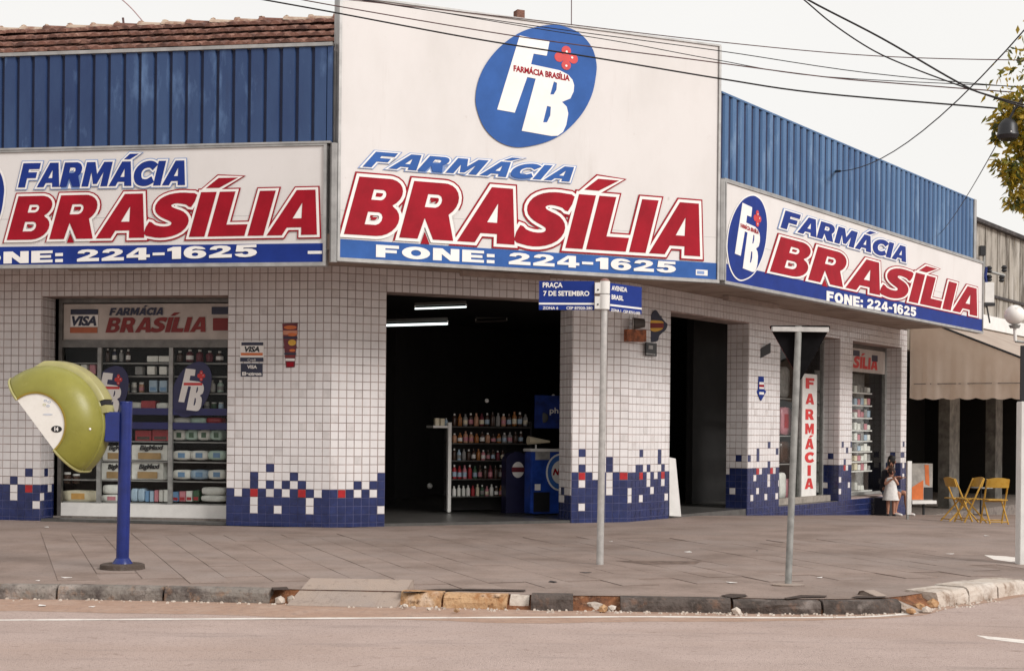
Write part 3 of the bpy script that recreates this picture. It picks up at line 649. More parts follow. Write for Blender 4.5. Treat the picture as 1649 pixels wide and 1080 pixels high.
topL = Lw.P(300, 476)[1]; topC = (Cw.P(625, 471)[1]+Cw.P(866, 481)[1])/2; topR = (Rw.P(1150, 512)[1]+Rw.P(1203, 521)[1])/2; topR2 = Rw.P(1375, 549)[1]
print('tops', topL, topC, topR, topR2, 'window', wL0, wL1, d0, d1, rA, rB, rC, rD, rE, rF, uE, uC1)
ZT = ZS+.13
f2 = lambda s: {tuple(map(int, k.split(','))): s0 for s0, ks in s.items() for k in ks.split()}
pa = pier(Lw, UL, wL0, ZG, ZT)
tiles(Lw, UL, wL0, .13, ZT, Z0, f2({'b': '1,1 0,3 1,7 0,9 2,12 0,13', 'r': '-1,1 -1,8', 'w': '-1,3 -2,3 -3,0 -1,6 -3,7 -1,10 -2,12'}), pa, from_right=True)
rv = Frame(tuple(Lw.W(wL0, 0, 0).xy), Lw.a-R(90)) if False else None
def reveal(fr, u, facing, z0, z1, zr0, pat, parent, dep=DEP):
    """tiled jamb at facade position u; facing +1 looks towards growing u, -1 the other way"""
    if facing > 0:   # jamb on the left side of an opening: runs from the facade inward
        p = fr.W(u, 0, 0); f = Frame((p.x, p.y), fr.a+R(90))
        tiles(f, 0, dep, z0, z1, zr0, pat, parent)
    else:
        p = fr.W(u, 0, -dep); f = Frame((p.x, p.y), fr.a-R(90))
        tiles(f, 0, dep, z0, z1, zr0, pat, parent, from_right=True)
reveal(Lw, wL0, 1, .13, topL, Z0, f2({'b': '1,1', 'w': '-1,2 -2,0'}), pa)
pb = pier(Lw, wL1, -.001, ZG, ZT)
tiles(Lw, wL1, 0, .10, ZT, Z0, f2({'b': '2,5 1,3 1,8 0,3 0,5 0,7 0,9', 'r': '-1,3 -1,9', 'w': '-1,1 -1,5 -1,7 -1,11 -2,3 -2,10 -3,3 -3,6 -3,10'}), pb, indiv=True)
pc = pier(Cw, .001, d0, ZG, ZT)
tiles(Cw, 0, d0, .10, ZT, Z0, f2({'b': '1,6 0,3 0,5 0,6', 'r': '-1,1', 'w': '-1,3 -1,5 -3,6'}), pc, indiv=True)
pd_ = pier(Cw, d1, uC1-.001, ZG, ZT)
Z2 = Z0+2*T
tiles(Cw, d1, uC1, .10, ZT, Z2, f2({'b': '2,1 0,1 1,5 0,5', 'r': '-1,1 -1,7', 'w': '-2,1 -1,3 -1,5 -2,5 -3,5 -5,1'}), pd_)
reveal(Cw, d1, -1, .12, topC, Z2, {(r, c): 'w' for r in range(-4, 0) for c in range(4)} | f2({'b': '-3,2 -4,1 -4,0'}), pd_)
pe = pier(Rw, .001, rA, ZG, ZT)
tiles(Rw, 0, rA, .02, ZT, Z0r, f2({'b': '2,3 2,8 1,8 0,2 0,3 0,5 0,9', 'r': '-1,3 -1,9', 'w': '-1,5 -2,5 -1,7 -2,9 -3,6 -3,0 -4,0 -4,3 -4,10'}), pe)
pf = pier(Rw, rB, rC, ZG-.3, ZT)
tiles(Rw, rB, rC, -.2, ZT, Z0r, f2({'b': '1,0 2,3 1,3 3,7 2,10 0,7', 'r': '-1,3 -1,8', 'w': '-1,4 -1,9 -2,2 -2,7 -3,7 -3,11 -4,3 -5,1 -5,6 -5,10'}), pf)
reveal(Rw, rB, -1, -.1, topR, Z0r, f2({'b': '1,1', 'w': '-1,3 -4,2'}), pf)
pg = pier(Rw, rD, rE, ZG-.5, ZT)
tiles(Rw, rD, rE, -.4, ZT, Z0r, f2({'b': '3,1 3,5 2,3 0,2', 'r': '-1,2', 'w': '-1,3 -3,0 -4,4 -5,0'}), pg)
reveal(Rw, rD, -1, -.3, topR2, Z0r, f2({'b': '3,3 1,1', 'w': '-1,3 -4,2'}), pg)
phh = pier(Rw, rF, uE, ZG-.7, ZT)
tiles(Rw, rF, uE, -.5, ZT, Z0r, f2({'b': '3,1 1,0 1,1', 'w': '-1,1 -3,1'}), phh)
reveal(Rw, rF, -1, -.5, topR2, Z0r, f2({'b': '3,3 1,1', 'w': '-1,1 -4,2'}), phh)
# lintels
def lintel(fr, u0, u1, z0, zr0, ph_=0.0):
    o = plate(fr, u0+.0015, u1-.0015, z0, ZT, -DEP, -.0, 'lintel', M_grout, ph)
    tiles(fr, u0, u1, z0, ZT, zr0, {}, o)
lintel(Lw, wL0, wL1, topL, Z0); lintel(Cw, d0, d1, topC, Z0); lintel(Rw, rA, rB, topR, Z0r); lintel(Rw, rC, rD, topR2, Z0r); lintel(Rw, rE, rF, topR2, Z0r)
# plinth below windows
zsL = Lw.P(225, 843)[1]; zs1 = Rw.P(1290, 812)[1]; zs2 = Rw.P(1400, 799)[1]
print('sills', zsL, zs1, zs2)
pl_ = plate(Lw, wL0+.0015, wL1-.0015, ZG, zsL, -DEP, -.02, 'plinth', M_conc, ph)
p1 = plate(Rw, rC+.0015, rD-.0015, ZG-.5, zs1, -DEP, -.004, 'plinth', M_grout, ph); tiles(Rw, rC, rD, -.4, zs1, Z0r, {}, p1)
p2 = plate(Rw, rE+.0015, rF-.0015, ZG-.7, zs2, -DEP, -.004, 'plinth', M_grout, ph); tiles(Rw, rE, rF, -.5, zs2, Z0r, {}, p2)
# interior shell
def ring(o): return [Lw.W(UL, 0, o).xy, Vector(meet(Lw.off(o), Cw.off(o))), Vector(meet(Cw.off(o), Rw.off(o))), Rw.W(uE, 0, o).xy]
a, b = ring(-.02), ring(-9.0)
def slab(name, m, A, B, z0, z1, parent=ph):
    mb = MB(); n = len(A)
    for i in range(n-1):
        mb.hexa([(A[i].x, A[i].y, z0), (A[i+1].x, A[i+1].y, z0), (B[i+1].x, B[i+1].y, z0), (B[i].x, B[i].y, z0), (A[i].x, A[i].y, z1), (A[i+1].x, A[i+1].y, z1), (B[i+1].x, B[i+1].y, z1), (B[i].x, B[i].y, z1)])
    return mb.build(name, m, parent)
# inner corner of the building plan (right and left wings meet behind)
bk = [Lw.W(UL, 0, -8).xy, Lw.W(-1, 0, -8).xy, Cw.W(uC1, 0, -9).xy, Rw.W(uE, 0, -8).xy]
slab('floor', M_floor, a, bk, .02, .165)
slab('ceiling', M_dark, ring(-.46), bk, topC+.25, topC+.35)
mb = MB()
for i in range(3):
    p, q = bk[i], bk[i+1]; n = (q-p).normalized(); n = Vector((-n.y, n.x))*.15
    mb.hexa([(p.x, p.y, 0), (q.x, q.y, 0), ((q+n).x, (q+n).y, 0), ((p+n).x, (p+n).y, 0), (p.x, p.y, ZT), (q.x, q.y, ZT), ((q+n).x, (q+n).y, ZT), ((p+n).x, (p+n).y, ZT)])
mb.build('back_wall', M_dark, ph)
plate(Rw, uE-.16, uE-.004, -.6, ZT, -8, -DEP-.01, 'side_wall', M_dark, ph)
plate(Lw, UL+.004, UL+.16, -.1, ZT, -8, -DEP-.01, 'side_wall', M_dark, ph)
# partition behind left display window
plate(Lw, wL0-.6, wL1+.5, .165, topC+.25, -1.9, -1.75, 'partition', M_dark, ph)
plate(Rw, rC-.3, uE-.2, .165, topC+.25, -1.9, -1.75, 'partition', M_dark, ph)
# canopy: soffit and roof slab
A = [Ls.W(UL, 0, -.05).xy, Vector(meet(Ls.off(-.05), Cs.off(-.05))), Vector(meet(Cs.off(-.05), Rs.off(-.05))), Rs.W(Rs.P(1582, 500)[0], 0, -.05).xy]
B = [Lw.W(UL, 0, -8).xy, Lw.W(-1, 0, -8).xy, Cw.W(uC1, 0, -9).xy, Rw.W(Rs.P(1582, 500)[0]-.2, 0, -8).xy]
slab('canopy', M_soff, A, B, ZT, ZT+.22)
# fascia wall carrying signs and corrugated parapet
uRe = Rs.P(1582, 480)[0]; uRp = Rs.P(1571, 380)[0]
zL1 = (Ls.P(0, 245)[1]+Ls.P(528, 229)[1])/2; zR1 = (Rs.P(1154, 283)[1]+Rs.P(1582, 425)[1])/2
zLp = (Ls.P(0, 95)[1]+Ls.P(528, 68)[1])/2; zRp = (Rs.P(1154, 146)[1]+Rs.P(1570, 320)[1])/2
zC1 = Cs.P(1150, 68)[1]; uCs = (Vector(CRs)-Cs.o).dot(Cs.d)
print('boards', zL1, zR1, zLp, zRp, zC1, Cs.P(602, 0)[1], uCs, uRe)
zlo = ZS-.0
par = plate(Ls, UL, -.02, ZT+.23, zLp-.05, -.24, -.13, 'parapet_frame', M_alu, ph)
par2 = plate(Rs, .02, uRp, ZT+.23, zRp-.05, -.24, -.13, 'parapet_frame', M_alu, ph)
par3 = plate(Cs, .06, uCs-.06, ZT+.23, zC1-.05, -.24, -.13, 'parapet_frame', M_alu, ph)
# corrugated sheets
xsL = [Ls.P(x/2.4545, 160)[0] for x in (55, 110, 168, 228, 287, 347, 405, 465, 525, 585, 647, 710, 773, 838, 903, 968, 1033, 1097, 1162, 1225, 1288)]
stp = (xsL[-1]-xsL[0])/(len(xsL)-1); e_ = xsL[-1]; n_ = 0
while e_ > UL and n_ < 60:
    a_ = e_-stp
    mb = MB(); z0, z1 = zL1+.02, zLp; W = Ls.W; g = .055
    pr = [(a_, -.10), (a_+g*.6, -.10), (a_+g, -.055), (e_-.012, -.055), (e_, -.10)]
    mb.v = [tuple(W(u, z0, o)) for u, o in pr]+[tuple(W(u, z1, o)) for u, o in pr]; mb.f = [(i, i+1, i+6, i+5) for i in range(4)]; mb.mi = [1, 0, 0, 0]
    mb.build('corrugated_strip', [M_corr, M_rib], ph, fixn=False); e_ = a_; n_ += 1  # groove face carries the painted shade, the rest the sheet blue
plate(Ls, xsL[-1]+.004, -.05, zL1+.02, zLp, -.10, -.05, 'corner_flashing', M_corr, ph)
plate(Ls, UL, -.05, zLp+.002, zLp+.05, -.16, -.03, 'flashing', M_alu, ph)
plate(Ls, UL, -.05, zL1+.002, zL1+.03, -.12, .03, 'flashing', M_alu, ph)
NR = 46; u0 = .06; stp = (uRp-u0)/NR
for k in range(NR):   # trapezoidal strips, the shade of each groove painted as a dark face
    a_, e_ = u0+k*stp, u0+(k+1)*stp; W = Rs.W; z0, z1 = zR1+.02, zRp
    pr = [(a_, -.085), (a_+.105, -.085), (a_+.125, -.055), (e_-.02, -.055), (e_, -.085)]
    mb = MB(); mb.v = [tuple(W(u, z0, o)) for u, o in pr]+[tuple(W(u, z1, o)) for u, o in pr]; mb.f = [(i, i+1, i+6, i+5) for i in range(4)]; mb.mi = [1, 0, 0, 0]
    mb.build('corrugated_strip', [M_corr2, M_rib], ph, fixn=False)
plate(Rs, .06, uRp, zRp+.002, zRp+.03, -.14, -.05, 'flashing', M_corr2, ph)
plate(Rs, uRp+.002, uRp+.16, zR1+.02, zRp+.03, -.24, -.03, 'corner_flashing', M_alu, ph)
plate(Rs, .06, uRe, zR1+.002, zR1+.03, -.12, .02, 'flashing', M_alu, ph)
# terracotta roof behind the left parapet
eave = zLp+.02
y_ = lambda px, py, o: Ls.P(px, py, o)
o_r0 = -.7; zr_0 = Ls.P(265, 96, o_r0)[1]; NRW = 6; run = .34; 
o_top = o_r0-NRW*run; zr_1 = Ls.P(265, 44, o_top)[1]
roof = MB(); tw = .175; nT = int(16/tw); W = Ls.W
def roofz(t): return zr_0-.1+(zr_1-zr_0+.1)*t
deck = MB().hexa([W(UL, roofz(0)-.12, o_r0), W(-.4, roofz(0)-.12, o_r0), W(-.4, roofz(1)-.12, o_top), W(UL, roofz(1)-.12, o_top), W(UL, roofz(0)-.05, o_r0), W(-.4, roofz(0)-.05, o_r0), W(-.4, roofz(1)-.05, o_top), W(UL, roofz(1)-.05, o_top)]).build('roof', M_terra, ph)
rnd = random.Random(3)
for r in range(NRW):
    for k in range(nT):
        u = -.45-k*tw; t0, t1 = r/NRW, (r+1.12)/NRW
        mb_ = roof; pts = []
        jz = rnd.uniform(-.008, .008); ju = rnd.uniform(-.006, .006)
        for t, lift, rad in ((t0, .085, .088), (min(t1, 1.02), .0, .07)):
            o_ = o_r0+(o_top-o_r0)*t
            for a_ in range(6):
                an = math.pi*a_/5; pts.append(W(u+ju-math.cos(an)*rad, roofz(t)+lift+jz+math.sin(an)*rad*.62, o_))
            # underside lip
        b_ = len(roof.v); roof.v += [tuple(p) for p in pts]
        for a_ in range(5): roof.f.append((b_+a_, b_+a_+1, b_+a_+7, b_+a_+6)); roof.mi.append(0)
        roof.f.append(tuple(b_+a_ for a_ in range(6))); roof.mi.append(0)
stuff(roof.build('roof_tile', M_terra, deck, fixn=False))
# far slope closes the roof
MB().hexa([W(UL, roofz(1)-.3, o_top-2.5), W(-.4, roofz(1)-.3, o_top-2.5), W(-.4, roofz(1)-.06, o_top), W(UL, roofz(1)-.06, o_top), W(UL, roofz(1)-.2, o_top-2.5), W(-.4, roofz(1)-.2, o_top-2.5), W(-.4, roofz(1)+.0, o_top-.01), W(UL, roofz(1)+.0, o_top-.01)]).build('roof', M_terra, ph)
for k in range(34):
    u = -.4-k*.40; mb = MB(); b_ = []
    for uu, rr in ((u, .085), (u-.42, .105)):
        for a_ in range(7):
            an = math.pi*a_/6; b_.append(W(uu, roofz(1)+.0+math.sin(an)*rr*.75+(.015 if rr > .1 else 0), o_top+math.cos(an)*rr*1.2))
    mb.add(b_, [(i, i+1, i+8, i+7) for i in range(6)]+[tuple(range(7)), tuple(range(7, 14))[::-1]])
    mb.build('ridge_tile', M_ridge if k % 3 else M_terra, deck)
    rock(W(u, roofz(1)+.09, o_top), (.06, .05, .035), M_ridge, k, deck, 'ridge_mortar')
# left end gable / chimney piece
ch = MB().fbox(Cs, Cs.P(845, 40)[0], Cs.P(857, 40)[0], zC1+.0, Cs.P(850, 19, -.3)[1], -.4, -.26).build('chimney_stub', M_terra, ph)

# ================================================================ SIGN BOARDS
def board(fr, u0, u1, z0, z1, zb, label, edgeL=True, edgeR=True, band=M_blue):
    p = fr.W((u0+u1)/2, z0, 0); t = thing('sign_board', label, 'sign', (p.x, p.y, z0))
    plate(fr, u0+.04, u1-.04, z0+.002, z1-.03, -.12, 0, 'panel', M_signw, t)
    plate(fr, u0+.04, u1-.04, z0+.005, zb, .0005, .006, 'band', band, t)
    plate(fr, u0, u1, z0-.05, z0, -.12, .03, 'frame', M_alu, t)
    plate(fr, u0, u1, z1-.028, z1, -.12, .02, 'frame', M_alu, t)
    if edgeL: plate(fr, u0-.0, u0+.038, z0+.002, z1-.03, -.12, .03, 'frame', M_alu, t)
    if edgeR: plate(fr, u1-.038, u1, z0+.002, z1-.03, -.12, .03, 'frame', M_alu, t)
    # faint panel seams
    zs_ = z0+.62*(zL1-ZSL)/1.55; plate(fr, u0+.04, u1-.04, zs_-.0018, zs_+.0018, .0002, .0012, 'seam', M_grey, t)
    return t
zCt = max(Cs.P(602, 1)[1], zC1)
zCt = (Cs.P(602, 1)[1]+zC1)/2
bC = board(Cs, .05, uCs-.05, ZSC, zCt, (Cs.P(560, 388)[1]+Cs.P(1145, 421)[1])/2, 'tall centre sign board with large blue egg logo above the red pharmacy name')
uL0 = -11.5
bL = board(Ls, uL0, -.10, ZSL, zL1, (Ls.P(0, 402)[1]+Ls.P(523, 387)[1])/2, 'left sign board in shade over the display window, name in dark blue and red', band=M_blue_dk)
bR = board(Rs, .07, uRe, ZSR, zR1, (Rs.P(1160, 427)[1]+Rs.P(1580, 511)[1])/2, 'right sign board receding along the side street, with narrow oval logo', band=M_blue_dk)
# grey corner posts between boards
pp = Vector(LCs); MB().tube([(pp.x, pp.y, ZSL), (pp.x, pp.y, zL1+.0)], .05, 6).build('corner_post', M_alu, ph)
pp = Vector(CRs); MB().tube([(pp.x, pp.y, ZSC), (pp.x, pp.y, zR1)], .05, 6).build('corner_post', M_alu, ph)
def txt(parent, fr, text, bl, br, tl, layers, o=.012, **k):
    """image points of baseline left, baseline right and cap line over the left"""
    ua, za = fr.P(*bl); ub, zb = fr.P(*br); _, zc = fr.P(*tl)
    sl_ = (zb-za)/(ub-ua)*k.pop('slk', .5); zm = (za+zb)/2-sl_*(ub-ua)/2
    big_text(parent, fr, text, ua, ub, zm, k.pop('cap', zc-za), layers, o, slope=sl_, **k)
red3 = lambda g: [(.085*g, M_red), (.052*g, M_print), (.0, M_red)]
txt(bC, Cs, 'BRASÍLIA', (553, 378), (1122, 412), (566, 291), [(.085, M_red), (.055, M_print), (0, M_red)], cap=.80)
txt(bC, Cs, 'FARMÁCIA', (583, 271), (912, 291), (592, 246), [(.11, M_blue_lt), (.07, M_print), (0, M_blue)], shear=.5, gap=.12)
txt(bL, Ls, 'BRASÍLIA', (12, 388), (507, 377), (22, 318), [(.085, M_red), (.055, M_print), (0, M_red)])
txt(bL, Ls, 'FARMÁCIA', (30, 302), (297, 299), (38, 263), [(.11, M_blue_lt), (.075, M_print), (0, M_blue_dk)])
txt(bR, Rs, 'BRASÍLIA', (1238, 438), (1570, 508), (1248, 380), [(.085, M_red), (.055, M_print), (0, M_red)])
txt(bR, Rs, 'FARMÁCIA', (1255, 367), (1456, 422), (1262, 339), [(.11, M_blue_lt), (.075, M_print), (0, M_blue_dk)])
def sm(parent, fr, text, bl, br, cap_px, m, **k):
    ua, za = fr.P(*bl); ub, zb = fr.P(*br); _, zt = fr.P(bl[0], bl[1]-cap_px)
    s_ = (zb-za)/(ub-ua) if k.pop('tilt', False) else 0
    z = za if s_ else (za+zb)/2
    return small_text(parent, fr, text, ua, ub, z, zt-za, m, slope=s_, **k)
for pr_, fr_, a__, b__, c__ in ((bC, Cs, (605, 414), (1088, 440), (605, 394)), (bL, Ls, (-78, 427), (415, 413.5), (-78, 408)), (bR, Rs, (1330, 485), (1474, 510), (1330, 468))):
    txt(pr_, fr_, 'FONE: 224-1625', a__, b__, c__, [(0, M_print)], shear=0, gap=.11, slk=1.0)
def logo(parent, fr, uc_, zc_, sx, sz, o=.012, rim=True, blue=M_blue, oval=True, red=True, small=True):
    """egg badge drawn on a unit frame taken from the badge of the centre board"""
    f = lambda x, y: (uc_+(x-528)/470*sx, zc_-(y-557)/477*sz)
    egg = [(720, 80), (850, 115), (950, 210), (990, 330), (985, 440), (955, 580), (880, 730), (760, 870), (640, 955), (500, 1010), (360, 1035), (230, 1000), (130, 910), (75, 780), (65, 680), (90, 550), (150, 420), (250, 290), (380, 180), (500, 120), (620, 85)]
    e = catmull(egg, 4, True)
    if oval:
        if rim: MB().poly(fr, [[f(528+(x-528)*1.045, 557+(y-557)*1.035) for x, y in e]], o-.004, o).build('badge_rim', M_print, parent, fixn=False)
        MB().poly(fr, [[f(x, y) for x, y in e]], o, o+.004).build('badge', blue, parent, fixn=False)
    fb = [(390, 195), (618, 213), (598, 322), (497, 318), (478, 400), (700, 420), (765, 445), (800, 480), (814, 520), (810, 570), (785, 625), (720, 658), (757, 690), (770, 740), (755, 830), (730, 885), (690, 918), (640, 925), (412, 908), (515, 505), (450, 500), (358, 778), (225, 768)]
    h1 = [(655, 510), (680, 518), (676, 570), (655, 608), (628, 612)]; h2 = [(605, 700), (634, 705), (630, 770), (605, 825), (575, 828)]
    MB().poly(fr, [[f(*p) for p in c] for c in (fb, h1, h2)], o+.004, o+.009).build('monogram', M_print, parent, fixn=False)
    if red:
        mb = MB(); cx_, cy_ = 750, 320; q = []
        for dx, dy in ((0, 0), (-55, 0), (55, 0), (0, -55), (0, 55)):
            mb.poly(fr, [[f(cx_+dx+math.cos(a*.524)*37, cy_+dy+math.sin(a*.524)*37) for a in range(12)]], o+.004, o+.008+.0004*len(mb.v)/24)
        mb.build('cross', M_redb, parent, fixn=False)
        mb = MB()
        for dx, dy in ((2, -48), (45, -8), (0, 60)): mb.poly(fr, [[f(cx_+dx+math.cos(a*.785)*9, cy_+dy+math.sin(a*.785)*9) for a in range(8)]], o+.011, o+.014)
        mb.build('cross_dot', M_print, parent, fixn=False)
    if small:
        a_, b_ = f(345, 466), f(778, 492); sl_ = (b_[1]-a_[1])/(b_[0]-a_[0])
        small_text(parent, fr, 'FARMÁCIA BRASÍLIA', a_[0], b_[0], a_[1], sz*.088, M_red, o=o+.0125, bold=.04, slope=sl_)
    elif red:
        a_, b_ = f(345, 440), f(778, 480); MB().fbox(fr, a_[0], b_[0], b_[1]-sz*.01, a_[1], o+.0095, o+.0105).build('red_strip', M_redb, parent)
ca = [Cs.P(764, 140)[0], Cs.P(961, 140)[0]]; cz = [Cs.P(863, 240.5)[1], Cs.P(863, 37)[1]]
logo(bC, Cs, sum(ca)/2, sum(cz)/2, (ca[1]-ca[0])/2, (cz[1]-cz[0])/2, rim=False)
ra = [Rs.P(1170, 382)[0], Rs.P(1234, 382)[0]]; rz = [Rs.P(1201, 452)[1], Rs.P(1201, 312)[1]]
logo(bR, Rs, sum(ra)/2, sum(rz)/2, (ra[1]-ra[0])/2, (rz[1]-rz[0])/2, blue=M_blue_dk)
la = [Ls.P(-125, 330)[0], Ls.P(8, 330)[0]]; lz = [Ls.P(-50, 425)[1], Ls.P(-50, 258)[1]]
logo(bL, Ls, sum(la)/2, sum(lz)/2, (la[1]-la[0])/2, (lz[1]-lz[0])/2, blue=M_blue_dk)
# tiny maker's marks
for fr, par_, (x0_, y0_, x1_, y1_) in ((Cs, bC, (1120, 433, 1139, 445)), (Ls, bL, (496, 402, 519, 411))):
    a_, b_ = fr.P(x0_, y1_-2), fr.P(x1_, y0_+2); plate(fr, a_[0], b_[0], a_[1], b_[1], .007, .010, 'maker_mark', M_print, par_); plate(fr, a_[0]+.02, b_[0]-.06, a_[1]+.02, b_[1]-.02, .0105, .0115, 'maker_mark', M_blue_lt, par_)
# ================================================================ LEFT DISPLAY WINDOW
OF = -.40
def fw(fr, x0, x1, y0, y1, o, ym=None):
    """image rectangle -> (u0,u1,z0,z1) on a facade plane at offset o"""
    xm = (x0+x1)/2; ym = (y0+y1)/2
    return fr.P(x0, ym, o)[0], fr.P(x1, ym, o)[0], fr.P(xm, y1, o)[1], fr.P(xm, y0, o)[1]
wz0, wz1 = Lw.P(225, 834, OF)[1], topL
ua, ub = Lw.P(95, 640, OF)[0], wL1
win = thing('display_window', 'large display window left of the corner, with blue monogram badges on the glass', 'window', tuple(Lw.W(ua, wz0, OF)))
def bar(fr, p, u0, u1, z0, z1, o0, o1, m=M_frame, name='frame'): return plate(fr, u0, u1, z0, z1, o0, o1, name, m, p)
bar(Lw, win, ua, ua+.06, zsL+.003, wz1-.003, OF-.05, OF+.03); bar(Lw, win, ub-.06, ub-.002, zsL+.003, wz1-.003, OF-.05, OF+.03)
bar(Lw, win, ua+.061, ub-.061, wz1-.07, wz1-.003, OF-.05, OF+.03)
hb = fw(Lw, 104, 368, 489, 547, OF)
bar(Lw, win, ua+.061, ub-.061, hb[2]-.12, hb[2]-.005, OF-.06, OF+.03, M_frame, 'transom')
zb0, zb1 = Lw.P(225, 832, OF)[1], Lw.P(225, 811, OF)[1]
bar(Lw, win, ua+.061, ub-.061, zb0, zb1, OF-.12, OF+.02, M_white, 'base_panel')
bar(Lw, win, ua-.03, ub-.004, zsL+.002, zb0-.003, OF-.1, OF+.10, M_conc, 'sill')
for x in (160, 275):
    u = Lw.P(x, 680, OF)[0]; bar(Lw, win, u-.032, u+.032, zb1+.002, hb[2]-.122, OF-.04, OF+.02, M_galvd, 'mullion')
gp = bar(Lw, win, ua+.062, ub-.062, zb1+.003, hb[2]-.124, OF-.012, OF-.006, M_glass, 'pane')
# header board
t = thing('window_header_board', 'cream header board in the left window with card emblem and red pharmacy name', 'sign', tuple(Lw.W(hb[0], hb[2], OF)))
M_hdr = mat('header_board', (.50, .44, .40), .6, .1, 4)
plate(Lw, ua+.064, ub-.064, hb[2], hb[3], OF-.03, OF-.005, 'panel', M_hdr, t)
def pl(fr, t, x0, x1, y0, y1, o, m, name='panel', th=.006):
    a_ = fw(fr, x0, x1, y0, y1, o); return plate(fr, a_[0], a_[1], a_[2], a_[3], o, o+th, name, m, t)
pl(Lw, t, 114, 158, 498, 506, OF, M_navy, 'card_emblem'); pl(Lw, t, 114, 158, 507, 526, OF, M_print, 'card_emblem'); pl(Lw, t, 113, 157, 527, 536, OF, mat('orange_dull', (.45, .12, .05), .6), 'card_emblem')
sm(t, Lw.off(OF), 'VISA', (116, 524), (156, 523), 14, M_navy, o=.012, bold=.05, shear=.25)
def txo(parent, fr, text, bl, br, tl, layers, **k): txt(parent, fr, text, bl, br, tl, layers, **k)
M_redd = mat('red_faded', (.22, .018, .018), .6, .1, 4)
txo(t, Lw.off(OF), 'BRASÍLIA', (170, 536), (330, 534), (174, 512), [(0, M_redd)], o=.008)
txo(t, Lw.off(OF), 'FARMÁCIA', (176, 508), (262, 507), (178, 496), [(0, M_navy)], o=.008)
pl(Lw, t, 341, 368, 494, 506, OF, M_navy, 'card_emblem'); pl(Lw, t, 343, 368, 512, 532, OF, M_redd, 'card_emblem')
# badges and stripes on the glass
gl = Lw.off(OF-.004)
for n_, (x, y) in enumerate(((309, 627), (176, 633))):
    t = thing('glass_badge', ['blue egg badge with white monogram on the right pane of the left window', 'blue egg badge on the window pane partly hidden by the green phone hood'][n_], 'sticker', tuple(gl.W(gl.P(x, y)[0], gl.P(x, y)[1], 0)))
    u_, z_ = gl.P(x, y); logo(t, gl, u_, z_, .33, .43, o=.006, rim=False, blue=M_navy if False else mat('badge_navy', (.010, .010, .075), .4), small=False)
for n_, (y0, y1) in enumerate(((657, 668), (680, 691))):
    a_ = fw(Lw, 206, 362, y0, y1, OF); o = plate(Lw, Lw.P(170, 670, OF)[0], ub-.064, a_[2], a_[3], OF+.002, OF+.006, 'glass_stripe', mat('stripe_navy', (.008, .010, .10), .4))
    tag(o, ['upper dark blue stripe across the left window glass', 'lower dark blue stripe across the left window glass'][n_], 'sticker', 'blue stripes on the left window glass')
